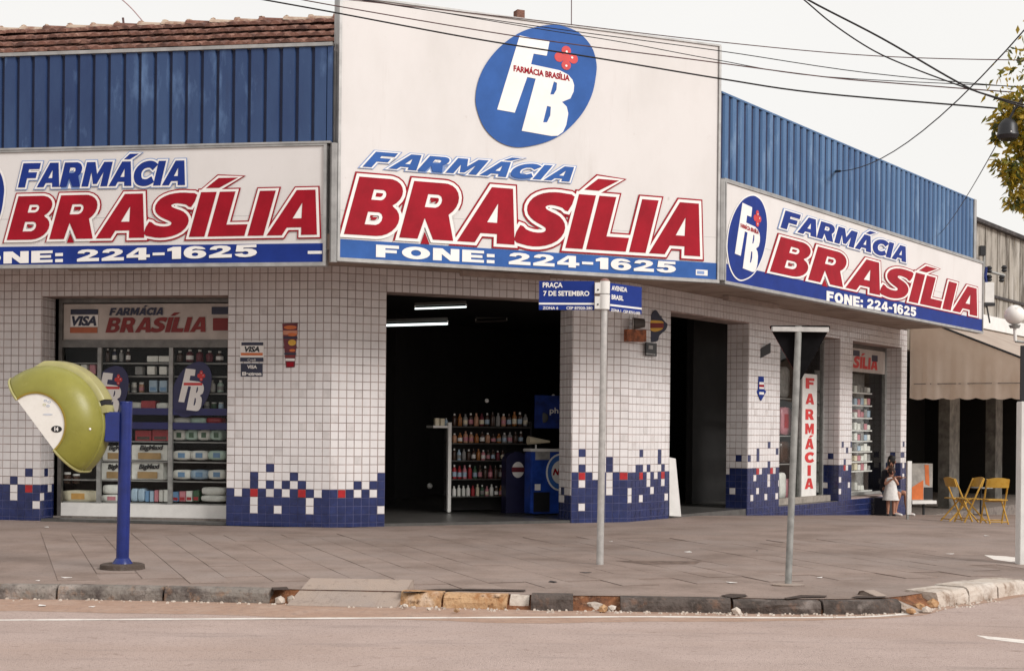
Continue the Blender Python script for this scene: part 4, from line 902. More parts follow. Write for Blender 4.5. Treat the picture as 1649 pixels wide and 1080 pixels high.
# shelves behind the glass
so_, sd = OF-.12, .34
ts = thing('display_shelves', 'white display shelves packed with goods behind the left window glass', 'shelf', tuple(Lw.W(ua, zb1, so_)))
ly = [584, 605, 632, 660, 683, 710, 742, 773, 809]
for x0, x1 in ((99, 156), (163, 272), (278, 366)):
    for y in ly:
        if x0 == 99 and y in (683, 742): continue
        a_ = fw(Lw, x0, x1, y-1, y+1, so_); zz = Lw.P(225, y, so_)[1]
        plate(Lw, a_[0], min(a_[1], ub-.05), zz-.018, zz, so_-sd, so_, 'shelf', mat('shelf_grey', (.34, .33, .32), .5), ts)
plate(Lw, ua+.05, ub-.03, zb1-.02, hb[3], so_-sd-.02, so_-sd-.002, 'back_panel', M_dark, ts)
def prod(fr, x0, x1, y0, y1, o, dep, m, kind, label, cat, grp, m2=None, tilt=0.0):
    if kind in ('bottle', 'jar', 'box'): y0 = y0+random.uniform(0, .16)*(y1-y0); o = o-random.uniform(0, .03)
    a_ = fw(fr, x0, x1, y0, y1, o); u0, u1, z0, z1 = a_; c = fr.W((u0+u1)/2, z0, o-dep/2); w_, h_ = (u1-u0), (z1-z0)
    if kind in ('bottle', 'jar'):
        t = thing(kind, label, cat, tuple(c), grp); r = w_/2*.9
        p = [(r*.92, 0), (r, h_*.04), (r, h_*.62), (r*.8, h_*.74), (r*.38, h_*.82), (r*.38, h_*.84)] if kind == 'bottle' else [(r*.9, 0), (r, h_*.06), (r, h_*.74), (r*.8, h_*.80)]
        MB().lathe(p, c, 10).build('body', m, t, smooth=True)
        if random.random() < .6: MB().lathe([(r*1.015, h_*.16), (r*1.015, h_*.5)], c, 10).build('paper_band', random.choice([M_print, PK[2], PK[4], M_grey, PK[7]]), t)
        MB().lathe([(r*.45 if kind == 'bottle' else r*.9, h_*.845 if kind == 'bottle' else h_*.81), (r*.42 if kind == 'bottle' else r*.88, h_)], c, 10).build('cap', m2 or M_white, t)
        return t
    if kind == 'pack':   # soft pack: pillow-like
        bm = bmesh.new(); bmesh.ops.create_cube(bm, size=1); bmesh.ops.subdivide_edges(bm, edges=bm.edges, cuts=3, use_grid_fill=True)
        rn = random.Random(int(x0*7+y0))
        for v in bm.verts:
            q = v.co*2; d_ = 1-.10*(abs(q.x)**4*abs(q.z)**4+abs(q.x)**4*abs(q.y)**4)-.05*rn.random(); v.co = Vector((v.co.x*w_*(1-.05*abs(q.z)**3), v.co.y*dep*(1-.12*abs(q.z)**2), v.co.z*h_*d_+h_/2))
        bmesh.ops.rotate(bm, verts=bm.verts, matrix=Matrix.Rotation(fr.a+tilt, 3, 'Z'))
        me = bpy.data.meshes.new('pack'); bm.to_mesh(me); bm.free(); me.materials.append(m); me.polygons.foreach_set('use_smooth', [True]*len(me.polygons))
        ob = bpy.data.objects.new('pack', me); COL.objects.link(ob); ob.location = c
        if m2:
            s_ = plate(fr, u0+w_*.3, u0+w_*.7, z0+h_*.25, z0+h_*.75, o-.006, o+.004, 'printed_patch', m2, ob)
        return tag(ob, label, cat, grp)
    ob = MB().fbox(fr, u0, u1, z0, z1, o-dep, o).build('box', m, bevel=.006, origin=tuple(c))
    if m2: plate(fr, u0+w_*.12, u1-w_*.12, z0+h_*.12, z0+h_*.42, o+.0005, o+.002, 'printed_band', m2, ob)
    return tag(ob, label, cat, grp)
PK = [mat('pack_pale', (.80, .79, .74), .4, .1, 9), mat('pack_mint', (.50, .64, .56), .4, .1, 9), mat('pack_cream', (.78, .70, .52), .4, .1, 9), mat('pack_blue', (.16, .30, .50), .4, .1, 9), mat('pack_pink', (.58, .22, .26), .4, .1, 9), mat('pack_green', (.05, .12, .06), .4, .1, 9), mat('pack_red', (.40, .02, .03), .4, .1, 9), mat('pack_lightblue', (.38, .50, .62), .4, .1, 9), mat('pack_orange', (.66, .36, .10), .4, .1, 9), mat('bottle_dark', (.06, .03, .02), .25, .1, 9), mat('bottle_amber', (.35, .13, .03), .25, .1, 9), mat('bottle_skin', (.52, .27, .16), .35, .1, 9)]
so2 = so_-.02
def row(xs0, xs1, n, y0, y1, ms, kind, what, where, cat, grp, dep=.22, m2=None, gap=.6, fr=Lw, o=None):
    o = so2 if o is None else o; stp_ = (xs1-xs0)/n
    for k in range(n):
        m = ms[k % len(ms)]; col = m.name.split('_')[-1]
        prod(fr, xs0+k*stp_+gap, xs0+(k+1)*stp_-gap, y0, y1, o, dep, m, kind, f'{what}, {ORD[k]} from left {where}', cat, grp, m2)
row(278, 358, 4, 692, 708.5, [PK[0], PK[1], PK[0], PK[1]], 'pack', 'pale nappy pack', 'right below the blue stripes in the right bay', 'pack', 'soft packs in the right bay of the window', m2=PK[5])
row(278, 363, 3, 725, 740.5, [PK[0], PK[0], PK[1]], 'pack', 'pale nappy pack', 'on third lowest shelf of right bay', 'pack', 'soft packs in the right bay of the window', m2=PK[3])
row(278, 363, 3, 756, 771.5, [PK[0], PK[7], PK[0]], 'pack', 'pale nappy pack', 'on second lowest shelf of right bay', 'pack', 'soft packs in the right bay of the window', m2=PK[3])
row(277, 321, 4, 789, 807, [PK[3], PK[4], PK[0], PK[5]], 'box', 'small upright carton', 'on the bottom shelf of the right bay', 'box', 'small cartons on the bottom shelves', m2=PK[6])
prod(Lw, 324, 362, 797, 807.5, so2, .25, PK[0], 'pack', 'white soft pack lying at the bottom right of the window, lower of two', 'pack', 'soft packs in the right bay of the window')
prod(Lw, 325, 361, 784, 796.5, so2, .25, PK[0], 'pack', 'white soft pack at the bottom right of the window, lying on another', 'pack', 'soft packs in the right bay of the window')
row(280, 358, 3, 672, 681, [PK[0], PK[1], PK[6]], 'pack', 'flat pale pack', 'between the two blue stripes in the right bay', 'pack', 'soft packs in the right bay of the window', dep=.18)
row(279, 360, 7, 646, 658.5, [PK[1], PK[7], PK[9], PK[1], PK[0], PK[5], PK[7]], 'jar', 'small jar', 'above the upper blue stripe in the right bay', 'jar', 'jars and bottles high in the window', dep=.1, gap=1.2)
row(280, 360, 6, 610, 631, [PK[1], PK[9], PK[9], PK[9], PK[0], PK[1]], 'bottle', 'bottle', 'on the badge height shelf of the right bay', 'bottle', 'jars and bottles high in the window', dep=.1, gap=1.2)
row(217, 272, 2, 691, 709.5, [PK[6]], 'box', 'red carton', 'in the middle bay under the blue stripes', 'box', 'red cartons in the middle bay', m2=PK[9])
def bigbox(x0, x1, y0, y1, lbl):
    o = prod(Lw, x0, x1, y0, y1, so2, .28, PK[0], 'box', lbl, 'box', 'large printed nappy cartons')
    f_ = Lw.off(so2); a_ = fw(Lw, x0+3, x1-5, y0, y1, so2); w_ = a_[1]-a_[0]; h_ = a_[3]-a_[2]
    small_text(o, f_, 'BigMaxi', a_[0]+w_*.2, a_[1]-w_*.02, a_[2]+h_*.62, h_*.26, M_black, o=.004, bold=.05, shear=.2, slope=.03)
    plate(f_, a_[0]+w_*.15, a_[1]-w_*.1, a_[2]+h_*.08, a_[2]+h_*.46, .0005, .003, 'printed_band', mat('kraft', (.42, .27, .12), .6), o)
bigbox(212, 269, 714, 741, 'large printed nappy carton, single one on the upper stack of the middle bay')
bigbox(212, 263, 744, 772, 'large printed nappy carton right of the blue phone pole, second row of the middle bay')
bigbox(163, 210, 744, 772, 'large printed nappy carton left of the blue phone pole, behind the hood edge')
bigbox(165, 209, 714, 741, 'large printed nappy carton half hidden by the green phone hood')
row(210, 232, 2, 786, 807.5, [PK[7], PK[7]], 'pack', 'light blue pack', 'on the bottom shelf of the middle bay', 'pack', 'light blue packs beside the phone pole', dep=.2)
row(233, 270, 5, 788, 807.5, [PK[3], PK[7], PK[4], PK[0], PK[0]], 'box', 'slim carton', 'on the bottom shelf of the middle bay', 'box', 'small cartons on the bottom shelves')
prod(Lw, 164, 192, 780, 795, so2, .25, PK[0], 'pack', 'white bag lying on another left of the phone pole', 'bag', 'white bags on the bottom shelf', tilt=.2)
prod(Lw, 163, 196, 796, 808, so2, .25, PK[0], 'pack', 'white bag under another left of the phone pole', 'bag', 'white bags on the bottom shelf', m2=PK[4])
prod(Lw, 99, 152, 789, 808, so2, .26, PK[2], 'pack', 'cream and orange bag at the lower left corner of the window', 'bag', None, m2=PK[8])
row(99, 128, 2, 760, 778, [PK[9]], 'jar', 'dark jar with pale lid', 'on left bay shelf under phone hood', 'jar', 'dark jars in the left bay', dep=.1)
row(236, 274, 2, 572, 582.5, [PK[0]], 'box', 'small white carton', 'on the top shelf of the middle bay', 'box', 'small white cartons near the top of the window', dep=.1)
row(214, 272, 3, 588, 603, [M_grey, PK[0], PK[0]], 'box', 'small pale carton', 'on the second shelf of the middle bay', 'box', 'small white cartons near the top of the window', dep=.1, gap=3.5)
row(196, 232, 3, 614, 631, [mat('jar_cream', (.45, .35, .26), .4), PK[0], PK[11]], 'jar', 'round cream jar', 'beside the badge hidden by the hood', 'jar', 'jars and bottles high in the window', dep=.1, gap=1.6)
row(238, 271, 2, 612, 631, [PK[7], PK[7]], 'box', 'blue and white carton', 'on the third shelf of the middle bay', 'box', 'blue and white cartons', dep=.12, gap=2, m2=PK[3])
prod(Lw, 198, 226, 647, 659, so2, .2, PK[0], 'pack', 'white wrapped roll just right of the top of the phone pole', 'pack', None)
prod(Lw, 227, 250, 645, 659, so2, .2, PK[6], 'box', 'red carton above the upper blue stripe in the middle bay', 'box', None)
prod(Lw, 252, 271, 648, 659, so2, .2, PK[0], 'pack', 'white pack above the upper blue stripe beside the red carton', 'pack', None)
row(100, 156, 4, 586, 603, [PK[9], M_navy, PK[0], PK[4]], 'box', 'small carton', 'on the top shelf of the left bay', 'box', 'small cartons above the phone hood', dep=.12, gap=2)
row(166, 210, 4, 560, 582, [PK[9], M_navy, M_grey, PK[9]], 'bottle', 'dark bottle', 'on the top shelf left half of the middle bay', 'bottle', 'jars and bottles high in the window', dep=.1, gap=1.5)
row(280, 360, 5, 562, 582, [PK[9], M_maroon, M_maroon, M_maroon, PK[9]], 'bottle', 'dark reddish bottle', 'on the top shelf of the right bay', 'bottle', 'jars and bottles high in the window', dep=.1, gap=1.5)

# ================================================================ CENTRE DOORWAY CONTENTS
g0 = G(722, 826, .165); Fi = Frame((g0.x, g0.y), Cw.a)
rk = thing('bottle_rack', 'dark rack of five shelves with pale upright standing inside the centre doorway', 'rack', tuple(g0))
rx = lambda x, y, o=0: Fi.P(x, y, o)
zz = [rx(722, y)[1] for y in (686, 713, 741, 771, 799)]
u0_, u1_ = rx(727, 740)[0], rx(853, 740)[0]
plate(Fi, u0_-.07, u0_-.01, .19, rx(722, 680)[1], -.05, .02, 'upright', M_white, rk)
MB().ball(Fi.W(u0_-.04, .165+.03, -.01), .03).build('foot', M_galv, rk)
plate(Fi, rx(697, 688)[0], u0_-.075, zz[0]-.03, zz[0]+.01, -.30, .02, 'side_shelf', M_white, rk)
for k, z in enumerate(zz): plate(Fi, u0_, u1_, z-.02, z, -.32, .0, 'shelf', mat('shelf_dark', (.05, .045, .04), .5), rk)
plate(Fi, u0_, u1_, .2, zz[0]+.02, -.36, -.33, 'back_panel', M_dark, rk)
plate(Fi, u1_+.002, u1_+.04, .17, zz[0]+.1, -.34, 0, 'upright', M_black, rk)
rowdef = [(662, [PK[9], PK[10], M_grey, PK[9], PK[11], M_maroon, PK[9], PK[9], M_grey, PK[11], PK[9], PK[10], PK[9], M_grey]),
          (693, [PK[11], PK[10], PK[11], PK[11], PK[10], PK[9], PK[11], PK[9], PK[10], M_grey, M_grey, PK[9], PK[9]]),
          (721, [PK[9], PK[7], M_grey, PK[9], PK[9], PK[10], PK[4], PK[9], PK[9], M_maroon, PK[9]]),
          (746, [PK[6], PK[6], PK[4], PK[6], PK[5], PK[9], PK[9], M_maroon, PK[9], PK[9]]),
          (778, [PK[0], PK[0], PK[0], PK[0], PK[6], PK[2], PK[5], PK[4], PK[0], PK[9], PK[10]])]
SH = ['top', 'second', 'third', 'fourth', 'bottom']; YB = [686, 713, 741, 771, 799]
for r, (yt, ms) in enumerate(rowdef):
    n = len(ms); x1_ = [852, 845, 815, 812, 812][r]; st = (x1_-729)/n
    for k, m in enumerate(ms):
        prod(Fi, 729+k*st+.6, 729+(k+1)*st-.6, yt+random.uniform(0, 3), YB[r]-.3, -.06, .09, m, 'bottle', f'{ORD[k]} bottle from the left on the {SH[r]} shelf of the doorway rack', 'bottle', 'bottles on the doorway rack', m2=m if k % 3 else M_white)
for k, x in enumerate((701, 709.5)):
    prod(Fi, x, x+7, 672, 685, -.08, .08, PK[2], 'box', ['left', 'right'][k]+' one of two small yellow cartons on the side shelf of the rack', 'box', 'yellow cartons on the side shelf')
prod(Fi, 717, 722, 671, 685, -.08, .06, PK[7], 'bottle', 'small pale bottle on the side shelf of the rack beside yellow cartons', 'bottle', 'bottles on the doorway rack')
# dark cooler
g1 = G(831, 826, .165); Fd = Frame((g1.x, g1.y), Cw.a)
a_, b_ = Fd.P(815, 780)[0], Fd.P(849, 780)[0]; zt = Fd.P(831, 727)[1]
t = thing('drinks_cooler', 'dark navy round-topped cooler with red and white emblem in the centre doorway', 'cooler', tuple(g1))
cc = [(a_, .17), (b_, .17), (b_, zt-.16)]+[((a_+b_)/2+(b_-a_)/2*math.cos(R(an)), zt-.16+.16*math.sin(R(an))) for an in range(15, 180, 15)]+[(a_, zt-.16)]
M_cool = mat('cooler_navy', (.018, .018, .06), .35)
MB().poly(Fd, [cc], -.2, 0).build('body', M_cool, t)
uc2, zc2 = Fd.P(834, 756); ell = lambda rx_, rz_, dz=0, n=18: [(uc2+rx_*math.cos(6.2832*i/n), zc2+dz+rz_*math.sin(6.2832*i/n)) for i in range(n)]
MB().poly(Fd, [ell(.115, .14)], .001, .004).build('emblem', M_print, t, fixn=False)
MB().fbox(Fd, uc2-.12, uc2+.12, zc2-.04, zc2+.045, .005, .009).build('emblem_band', M_maroon, t)
# blue ice cream freezer
g2 = G(880, 829, .165); Ff = Frame((g2.x, g2.y), Cw.a)
t = thing('ice_cream_freezer', 'bright blue ice cream freezer with round white emblem at the right of the centre doorway', 'freezer', tuple(g2))
a_, b_ = Ff.P(855, 780)[0], Ff.P(912, 780)[0]; zt = Ff.P(880, 727)[1]
M_frz = mat('freezer_blue', (.02, .07, .40), .3, .25, 5)
MB().fbox(Ff, a_, b_, .19, zt, -.28, 0).build('body', M_frz, t, bevel=.02)
MB().fbox(Ff, a_-.02, b_, zt+.002, zt+.05, -.30, .02).build('lid', M_white, t, bevel=.01)
uc2, zc2 = Ff.P(902, 760); MB().poly(Ff, [ell(.27, .32, 0, 28)], .002, .006).build('emblem_ring', M_print, t, fixn=False)
MB().poly(Ff, [ell(.24, .29, 0, 28)], .007, .010).build('emblem_ring', mat('emblem_blue', (.05, .16, .5), .4), t, fixn=False)
MB().poly(Ff, [ell(.17, .20, 0, 28)], .011, .014).build('emblem', M_print, t, fixn=False)
small_text(t, Ff, 'NE', uc2-.15, uc2+.07, zc2-.04, .10, M_red, o=.017, bold=.06, shear=.3)
plate(Ff, Ff.P(862, 738)[0], Ff.P(885, 738)[0], Ff.P(873, 740)[1], zt, .002, .012, 'price_card', M_grey, t)
plate(Ff, Ff.P(861, 784)[0], Ff.P(870, 784)[0], Ff.P(866, 789)[1], Ff.P(866, 779)[1], .002, .010, 'sticker', M_print, t)
plate(Ff, Ff.P(859, 800)[0], Ff.P(885, 800)[0], .22, Ff.P(866, 792)[1], .002, .006, 'grille', M_black, t)
cn = MB(); p_, q_ = Ff.W(a_+.03, zt+.19, -.2), Ff.W(a_+.44, zt+.17, -.2); cn.tube([p_, q_], [.075, .02], 10)
tag(cn.build('cone_ornament', M_cream, smooth=True), 'cream coloured cone ornament lying on top of the blue freezer', 'ornament')
MB().tube([Ff.W(a_+.18, zt+.05, -.2), Ff.W(a_+.18, zt+.12, -.2)], .015).build('stand', M_white, bpy.data.objects['cone_ornament'])
t = thing('hanging_poster', 'dark blue poster with white letters hanging above the freezer in the centre doorway', 'poster', tuple(Ff.W(a_, zt+.5, -.3)))
u0_, z0_ = Ff.P(861, 689, -.3); u1_, z1_ = Ff.P(908, 637, -.3)
plate(Ff, u0_, u1_, z0_, z1_, -.32, -.3, 'panel', mat('poster_blue', (.012, .04, .26), .5, .3, 6), t)
sm(t, Ff.off(-.3), 'ph', (885, 665), (899, 665), 9, M_print, o=.004, bold=.02)
MB().ball(Ff.W(Ff.P(875, 672, -.3)[0], z0_+.18, -.297), .09, 10, 6, (1, .06, 1)).build('dark_figure', M_black, t)
# fluorescent tubes
def tube_light(x0, y0, x1, y1, Y, lbl, rad, m, grp=None):
    rad *= .75
    a_, b_ = at(x0, y0, Y), at(x1, y1, Y); t = thing('ceiling_tube_light', lbl, 'lamp', tuple((a_+b_)/2), grp)
    MB().tube([a_, b_], rad, 8).build('tube', m, t); d_ = (b_-a_).normalized(); up = Vector((0, 0, rad+.035)); n_ = Vector((-d_.y, d_.x, 0))*.05
    MB().quadbox([a_+up-n_, b_+up-n_, b_+up+n_, a_+up+n_], (0, 0, .05)).build('housing', mat('lamp_housing', (.10, .10, .09), .5), t)
    for e in (a_, b_): MB().tube([e+Vector((0, 0, .0)), e+up], .012, 6).build('holder', M_white, t)
tube_light(668, 497, 751, 494, 25.4, 'thin lit tube light deep inside the centre doorway, the upper one', .018, M_lamp)
tube_light(612, 524, 721, 521, 26, 'bright lit tube light just inside the centre doorway, the lower left one', .026, M_lamp)
tube_light(766, 518, 816, 516, 31, 'unlit grey tube light far inside the centre doorway', .03, mat('dead_tube', (.10, .085, .08), .5))
for n_, (x, y, s) in enumerate(((784, 645, .035), (891, 637, .03), (774, 756, .025), (692, 782, .05))):
    g_ = at(x, y, 25.5+.3*n_)
    o = MB().ball((0, 0, 0), s).build('hanging_tag' if n_ < 3 else 'stool_top', M_white); o.location = g_ if n_ < 2 else g_
    tag(o, ['small white bulb hanging above the bottle rack', 'small white bulb above the hanging blue poster', 'small pale knob between bottles on the fourth shelf', 'small pale object in the dark left of the bottle rack'][n_], 'ornament')
# canopy lamps on the soffit
for n_, (fr, x0, x1, y0, y1) in enumerate(((Lw, 112, 240, 445, 451), (Cw, 742, 884, 440, 447), (Rw, 1168, 1250, 480, 489))):
    o_ = .35; ua_, ub_ = fr.P(x0, y0, o_)[0], fr.P(x1, y1, o_)[0]
    o = MB().fbox(fr, ua_, ub_, ZT-.09, ZT-.003, o_-.06, o_+.06).build('soffit_lamp', mat('lamp_casing', (.42, .34, .30), .5), bevel=.01)
    tag(o, 'long plain lamp casing under the canopy '+['above the left display window', 'above the centre doorway', 'above the right doorway'][n_], 'lamp', 'lamp casings under the canopy')

# ================================================================ SIGNS ON THE PIERS
def wsign(name, lbl, fr, x, y, cat='sign'): return thing(name, lbl, cat, tuple(fr.W(*fr.P(x, y), .01)))
t = wsign('card_sign', 'white and navy payment card sign with orange stripe on the left tiled pier', Lw, 406, 575)
pl(Lw, t, 387, 425, 549, 577, .009, M_print, 'plate'); pl(Lw, t, 389, 424, 551, 556, .016, M_navy, 'band'); pl(Lw, t, 388, 423, 568, 572, .016, M_orange, 'band')
sm(t, Lw.off(.016), 'VISA', (394, 566), (418, 566), 8, M_black, o=.003, bold=.05, shear=.25)
pl(Lw, t, 387, 424, 575.5, 582, .016, M_navy, 'band'); pl(Lw, t, 388, 423, 585, 606, .009, M_navy, 'plate')
sm(t, Lw.off(.016), 'VISA', (398, 593), (414, 593), 5, M_print, o=.003, bold=.04); sm(t, Lw.off(.016), 'Electron', (390, 604), (421, 604), 5, M_print, o=.003, bold=.05)
sm(t, Lw.off(.016), 'Credi', (399, 581), (412, 581), 3.5, M_print, o=.009, bold=.0)
t = wsign('ice_cream_poster', 'narrow tapering orange and dark red ice cream poster on the left tiled pier', Lw, 468, 555)
q = [Lw.P(455, 521), Lw.P(480, 520), Lw.P(475, 591), Lw.P(461, 592)]
MB().poly(Lw, [q[::-1]], .009, .018).build('panel', M_maroon, t)
for k, (x0, x1, y0, y1, m) in enumerate(((457, 478, 524, 530, M_orange), (456, 479, 532, 539, mat('peach', (.6, .25, .15), .5)), (463, 478, 536, 541, M_orange), (457, 479, 542, 545, M_navy), (464, 477, 547, 556, M_yellow), (457, 478, 557, 561, M_maroon), (466, 476, 562, 566, M_orange), (458, 477, 568, 571, M_navy), (459, 475, 572, 575, M_redd), (460, 475, 577, 581, M_print), (462, 473, 583, 590, M_red))):
    u0_, u1_, z0_, z1_ = fw(Lw, x0, x1, y0, y1, .018); zc = (z0_+z1_)/2
    if m in (M_orange, M_yellow): MB().poly(Lw, [[((u0_+u1_)/2+(u1_-u0_)/2*math.cos(i*.5236), zc+(z1_-z0_)*.55*math.sin(i*.5236)) for i in range(12)]], .0185+.001*k, .0195+.001*k).build('picture', m, t, fixn=False)
    else: plate(Lw, u0_, u1_, z0_, z1_, .0185+.001*k, .0195+.001*k, 'picture', m, t)
# projecting egg sign on the corner pier
Fp = Rw
t = wsign('ice_cream_sign', 'dark egg-shaped sign with red and yellow band, fixed right of the street sign', Rw, 1055, 525)
Fq = Frame(tuple(Rw.W(Rw.P(1056, 525)[0], 0, .12).xy), R(24))
def pq(x, y): return Fq.P(x, y)
cc = catmull([pq(*p) for p in [(1056, 499), (1063, 508), (1071, 518), (1075, 522), (1072, 531), (1062, 540), (1059, 549), (1047, 550), (1048, 540), (1044, 528), (1043, 515), (1048, 508)]], 3, True)
MB().poly(Fq, [cc], -.05, .0).build('panel', M_navy, t)
cc = [pq(x, y) for x, y in [(1046, 516), (1066, 517), (1068, 523), (1066, 530), (1055, 534), (1047, 531), (1045, 523)]]
MB().poly(Fq, [catmull(cc, 3, True)], .001, .006).build('emblem', M_yellow, t, fixn=False)
a_ = [pq(1045, 528), pq(1068, 528), pq(1068, 520), pq(1045, 520)]; MB().poly(Fq, [a_], .007, .010).build('emblem_band', M_redd, t, fixn=False)
MB().tube([Rw.W(Rw.P(1056, 525)[0], Rw.P(1056, 510)[1], .0), Fq.W(0, Rw.P(1056, 510)[1], -.02)], .015).build('bracket', M_black, t)
t = wsign('orange_light_box', 'weathered orange light box fixed low beside the egg-shaped sign', Cw, 1008, 545, 'sign')
f3 = Frame(tuple(Cw.W(Cw.P(1009, 540)[0], 0, .12).xy), R(24)); u0_, z0_ = f3.P(1010, 549); u1_, z1_ = f3.P(1041, 531)
plate(f3, u0_, u1_, z0_, z1_, -.14, 0, 'body', mat('rusty_orange', (.36, .10, .03), .6, .35, 14), t)
t = wsign('flood_lamp', 'small dark flood lamp with pale rim above the orange light box', Cw, 1008, 520, 'lamp')
u0_, z0_ = f3.P(1028, 520); c_ = f3.W(u0_, z0_, .0)
MB().tube([c_+Vector((.10, 0, 0)), c_+Vector((-.08, -.02, -.01))], [.07, .10], 12).build('housing', mat('lamp_dark', (.07, .06, .055), .5), t)
MB().tube([c_+Vector((-.081, -.02, -.01)), c_+Vector((-.10, -.02, -.01))], [.105, .10], 12).build('rim', M_grey, t); MB().tube([c_, f3.W(u0_, z0_, -.15)], .012).build('bracket', M_black, t)
t = wsign('small_plaque', 'small dark plaque hanging under the egg-shaped sign', Rw, 1047, 562)
pl(Rw, t, 1039, 1056, 552, 573, .05, M_black, 'plate', .02); pl(Rw, t, 1040, 1055, 569, 571, .072, M_grey, 'strip'); pl(Rw, t, 1044, 1051, 556, 562, .072, M_grey, 'emblem')
# pier between right doorway and window
t = wsign('tilted_plaque', 'small black plate hung askew on the pier left of the yield sign', Rw, 1231, 565)
f4 = Frame(tuple(Rw.W(Rw.P(1231, 565)[0], 0, .10).xy), R(30))
MB().poly(f4, [[f4.P(1222, 578), f4.P(1241, 568), f4.P(1241, 552), f4.P(1222, 563)]], -.03, 0).build('plate', M_black, t)
MB().tube([f4.W(f4.P(1231, 565)[0], f4.P(1231, 565)[1], -.02), Rw.W(Rw.P(1233, 565)[0], f4.P(1231, 565)[1], 0)], .012).build('bracket', M_black, t)
t = wsign('arrow_sign', 'small blue and white arrow-shaped sign pointing down on the pier left of the yield sign', Rw, 1226, 625)
f4 = Frame(tuple(Rw.W(Rw.P(1226, 625)[0], 0, .05).xy), R(45))
c_ = [f4.P(*p) for p in [(1222, 606), (1230, 606), (1231, 627), (1234, 630), (1226, 645), (1218, 630), (1221, 627)]]
MB().poly(f4, [c_[::-1]], -.02, 0).build('plate', M_blue_dk, t)
for y0, y1, m in ((615, 619, M_print), (619, 623, M_red), (623, 626, M_print), (631, 635, M_print)):
    u0_, u1_, z0_, z1_ = fw(f4, 1222.5, 1230, y0, y1, 0); plate(f4, u0_, u1_, z0_, z1_, .001, .005, 'stripe', m, t)
# white board leaning at the doorway
t0_ = Rw.P(1088, 830)[0]; gb = G(1080, 830); f5 = Frame(tuple(Rw.W(Rw.P(1078, 780)[0]+.02, 0, .05).xy), R(15))
p_ = [f5.P(1078, 830), f5.P(1097, 831), f5.P(1088, 738), f5.P(1078, 736)]
o = MB().poly(f5, [p_], -.03, 0).build('leaning_board', M_white, None); tag(o, 'narrow white board leaning on the pier beside the right doorway', 'board')

# ================================================================ RIGHT WINDOWS
OF2 = -.38
t = thing('side_window', 'narrow window behind the yield sign with vertical red lettering', 'window', tuple(Rw.W(rC, zs1, OF2)))
zf0 = zs1+.01
bar(Rw, t, rC+.002, rC+.05, zf0, topR2-.003, OF2-.05, OF2+.03, M_galvd); bar(Rw, t, rD-.06, rD-.003, zf0, topR2-.003, OF2-.05, OF2+.03, M_galvd)
bar(Rw, t, rC+.051, rD-.061, topR2-.08, topR2-.003, OF2-.05, OF2+.03, M_galvd); bar(Rw, t, rC+.002, rD-.004, zs1+.002, zs1+.13, OF2+.031, OF2+.2, mat('sill_stone', (.33, .29, .25), .7, .2, 8), 'sill')
bar(Rw, t, Rw.P(1288, 700, OF2)[0]-.05, Rw.P(1288, 700, OF2)[0], zf0, topR2-.081, OF2-.04, OF2+.02, M_galvd, 'mullion')
bar(Rw, t, rC+.052, rD-.062, zf0+.005, topR2-.083, OF2-.012, OF2-.008, M_glass, 'pane')
t = thing('vertical_pharmacy_sign', 'tall narrow white light box with red letters stacked downwards in the side window', 'sign', tuple(Rw.W(Rw.P(1304, 800, OF2+.05)[0], Rw.P(1304, 800, OF2+.05)[1], OF2+.05)))
u0_, u1_, z0_, z1_ = fw(Rw, 1291.5, 1315, 602, 800, OF2+.06); plate(Rw, u0_, u1_, z0_, z1_, OF2+.032, OF2+.06, 'panel', M_white, t)
ys_ = [617, 642, 667, 690, 714, 736, 757, 778]
for k, ch in enumerate('FARMÁCIA'):
    y = ys_[k]; fa = Rw.off(OF2+.06); L, wd = word(ch, 0, 0); w_ = (u1_-u0_)*(.22 if ch == 'I' else .58); uc_ = (u0_+u1_)/2; zc = fa.P(1303, y+8.5)[1]; zt_ = fa.P(1303, y-8.5)[1]
    mb = MB()
    for cs in L: mb.poly(fa, [[(uc_-w_/2+px*w_/wd, zc+py*(zt_-zc)) for px, py in c] for c in cs], .001, .006)
    mb.build('letter', M_redb, t, fixn=False)
goods = [(1257, 1272, 590, 640, M_grey), (1258, 1275, 655, 700, PK[4]), (1257, 1273, 710, 745, PK[9]), (1256, 1266, 760, 803, PK[0]), (1267, 1275, 770, 803, PK[4])]
for k, (x0, x1, y0, y1, m) in enumerate(goods):
    prod(Rw, x0, x1, y0, y1, OF2-.25, .12, m, 'pack', ['large grey', 'reddish', 'dark', 'white', 'pink'][k]+' parcel in the side window left of the yield pole'+[', near the top', ' at middle height', ' just below the middle', ' at the bottom', ' at the bottom right'][k], 'pack', 'parcels in the side window', m2=PK[6] if k == 1 else None)
ts = thing('side_window_shelves', 'thin shelves in the side window behind the yield sign', 'shelf', tuple(Rw.W(rC, zs1, OF2-.2)))
for y in (641, 701, 746, 804): zz_ = Rw.P(1265, y, OF2-.25)[1]; plate(Rw, rC+.05, rD-.1, zz_-.02, zz_-.002, OF2-.4, OF2-.2, 'shelf', mat('shelf_grey', (.34, .33, .32)), ts)
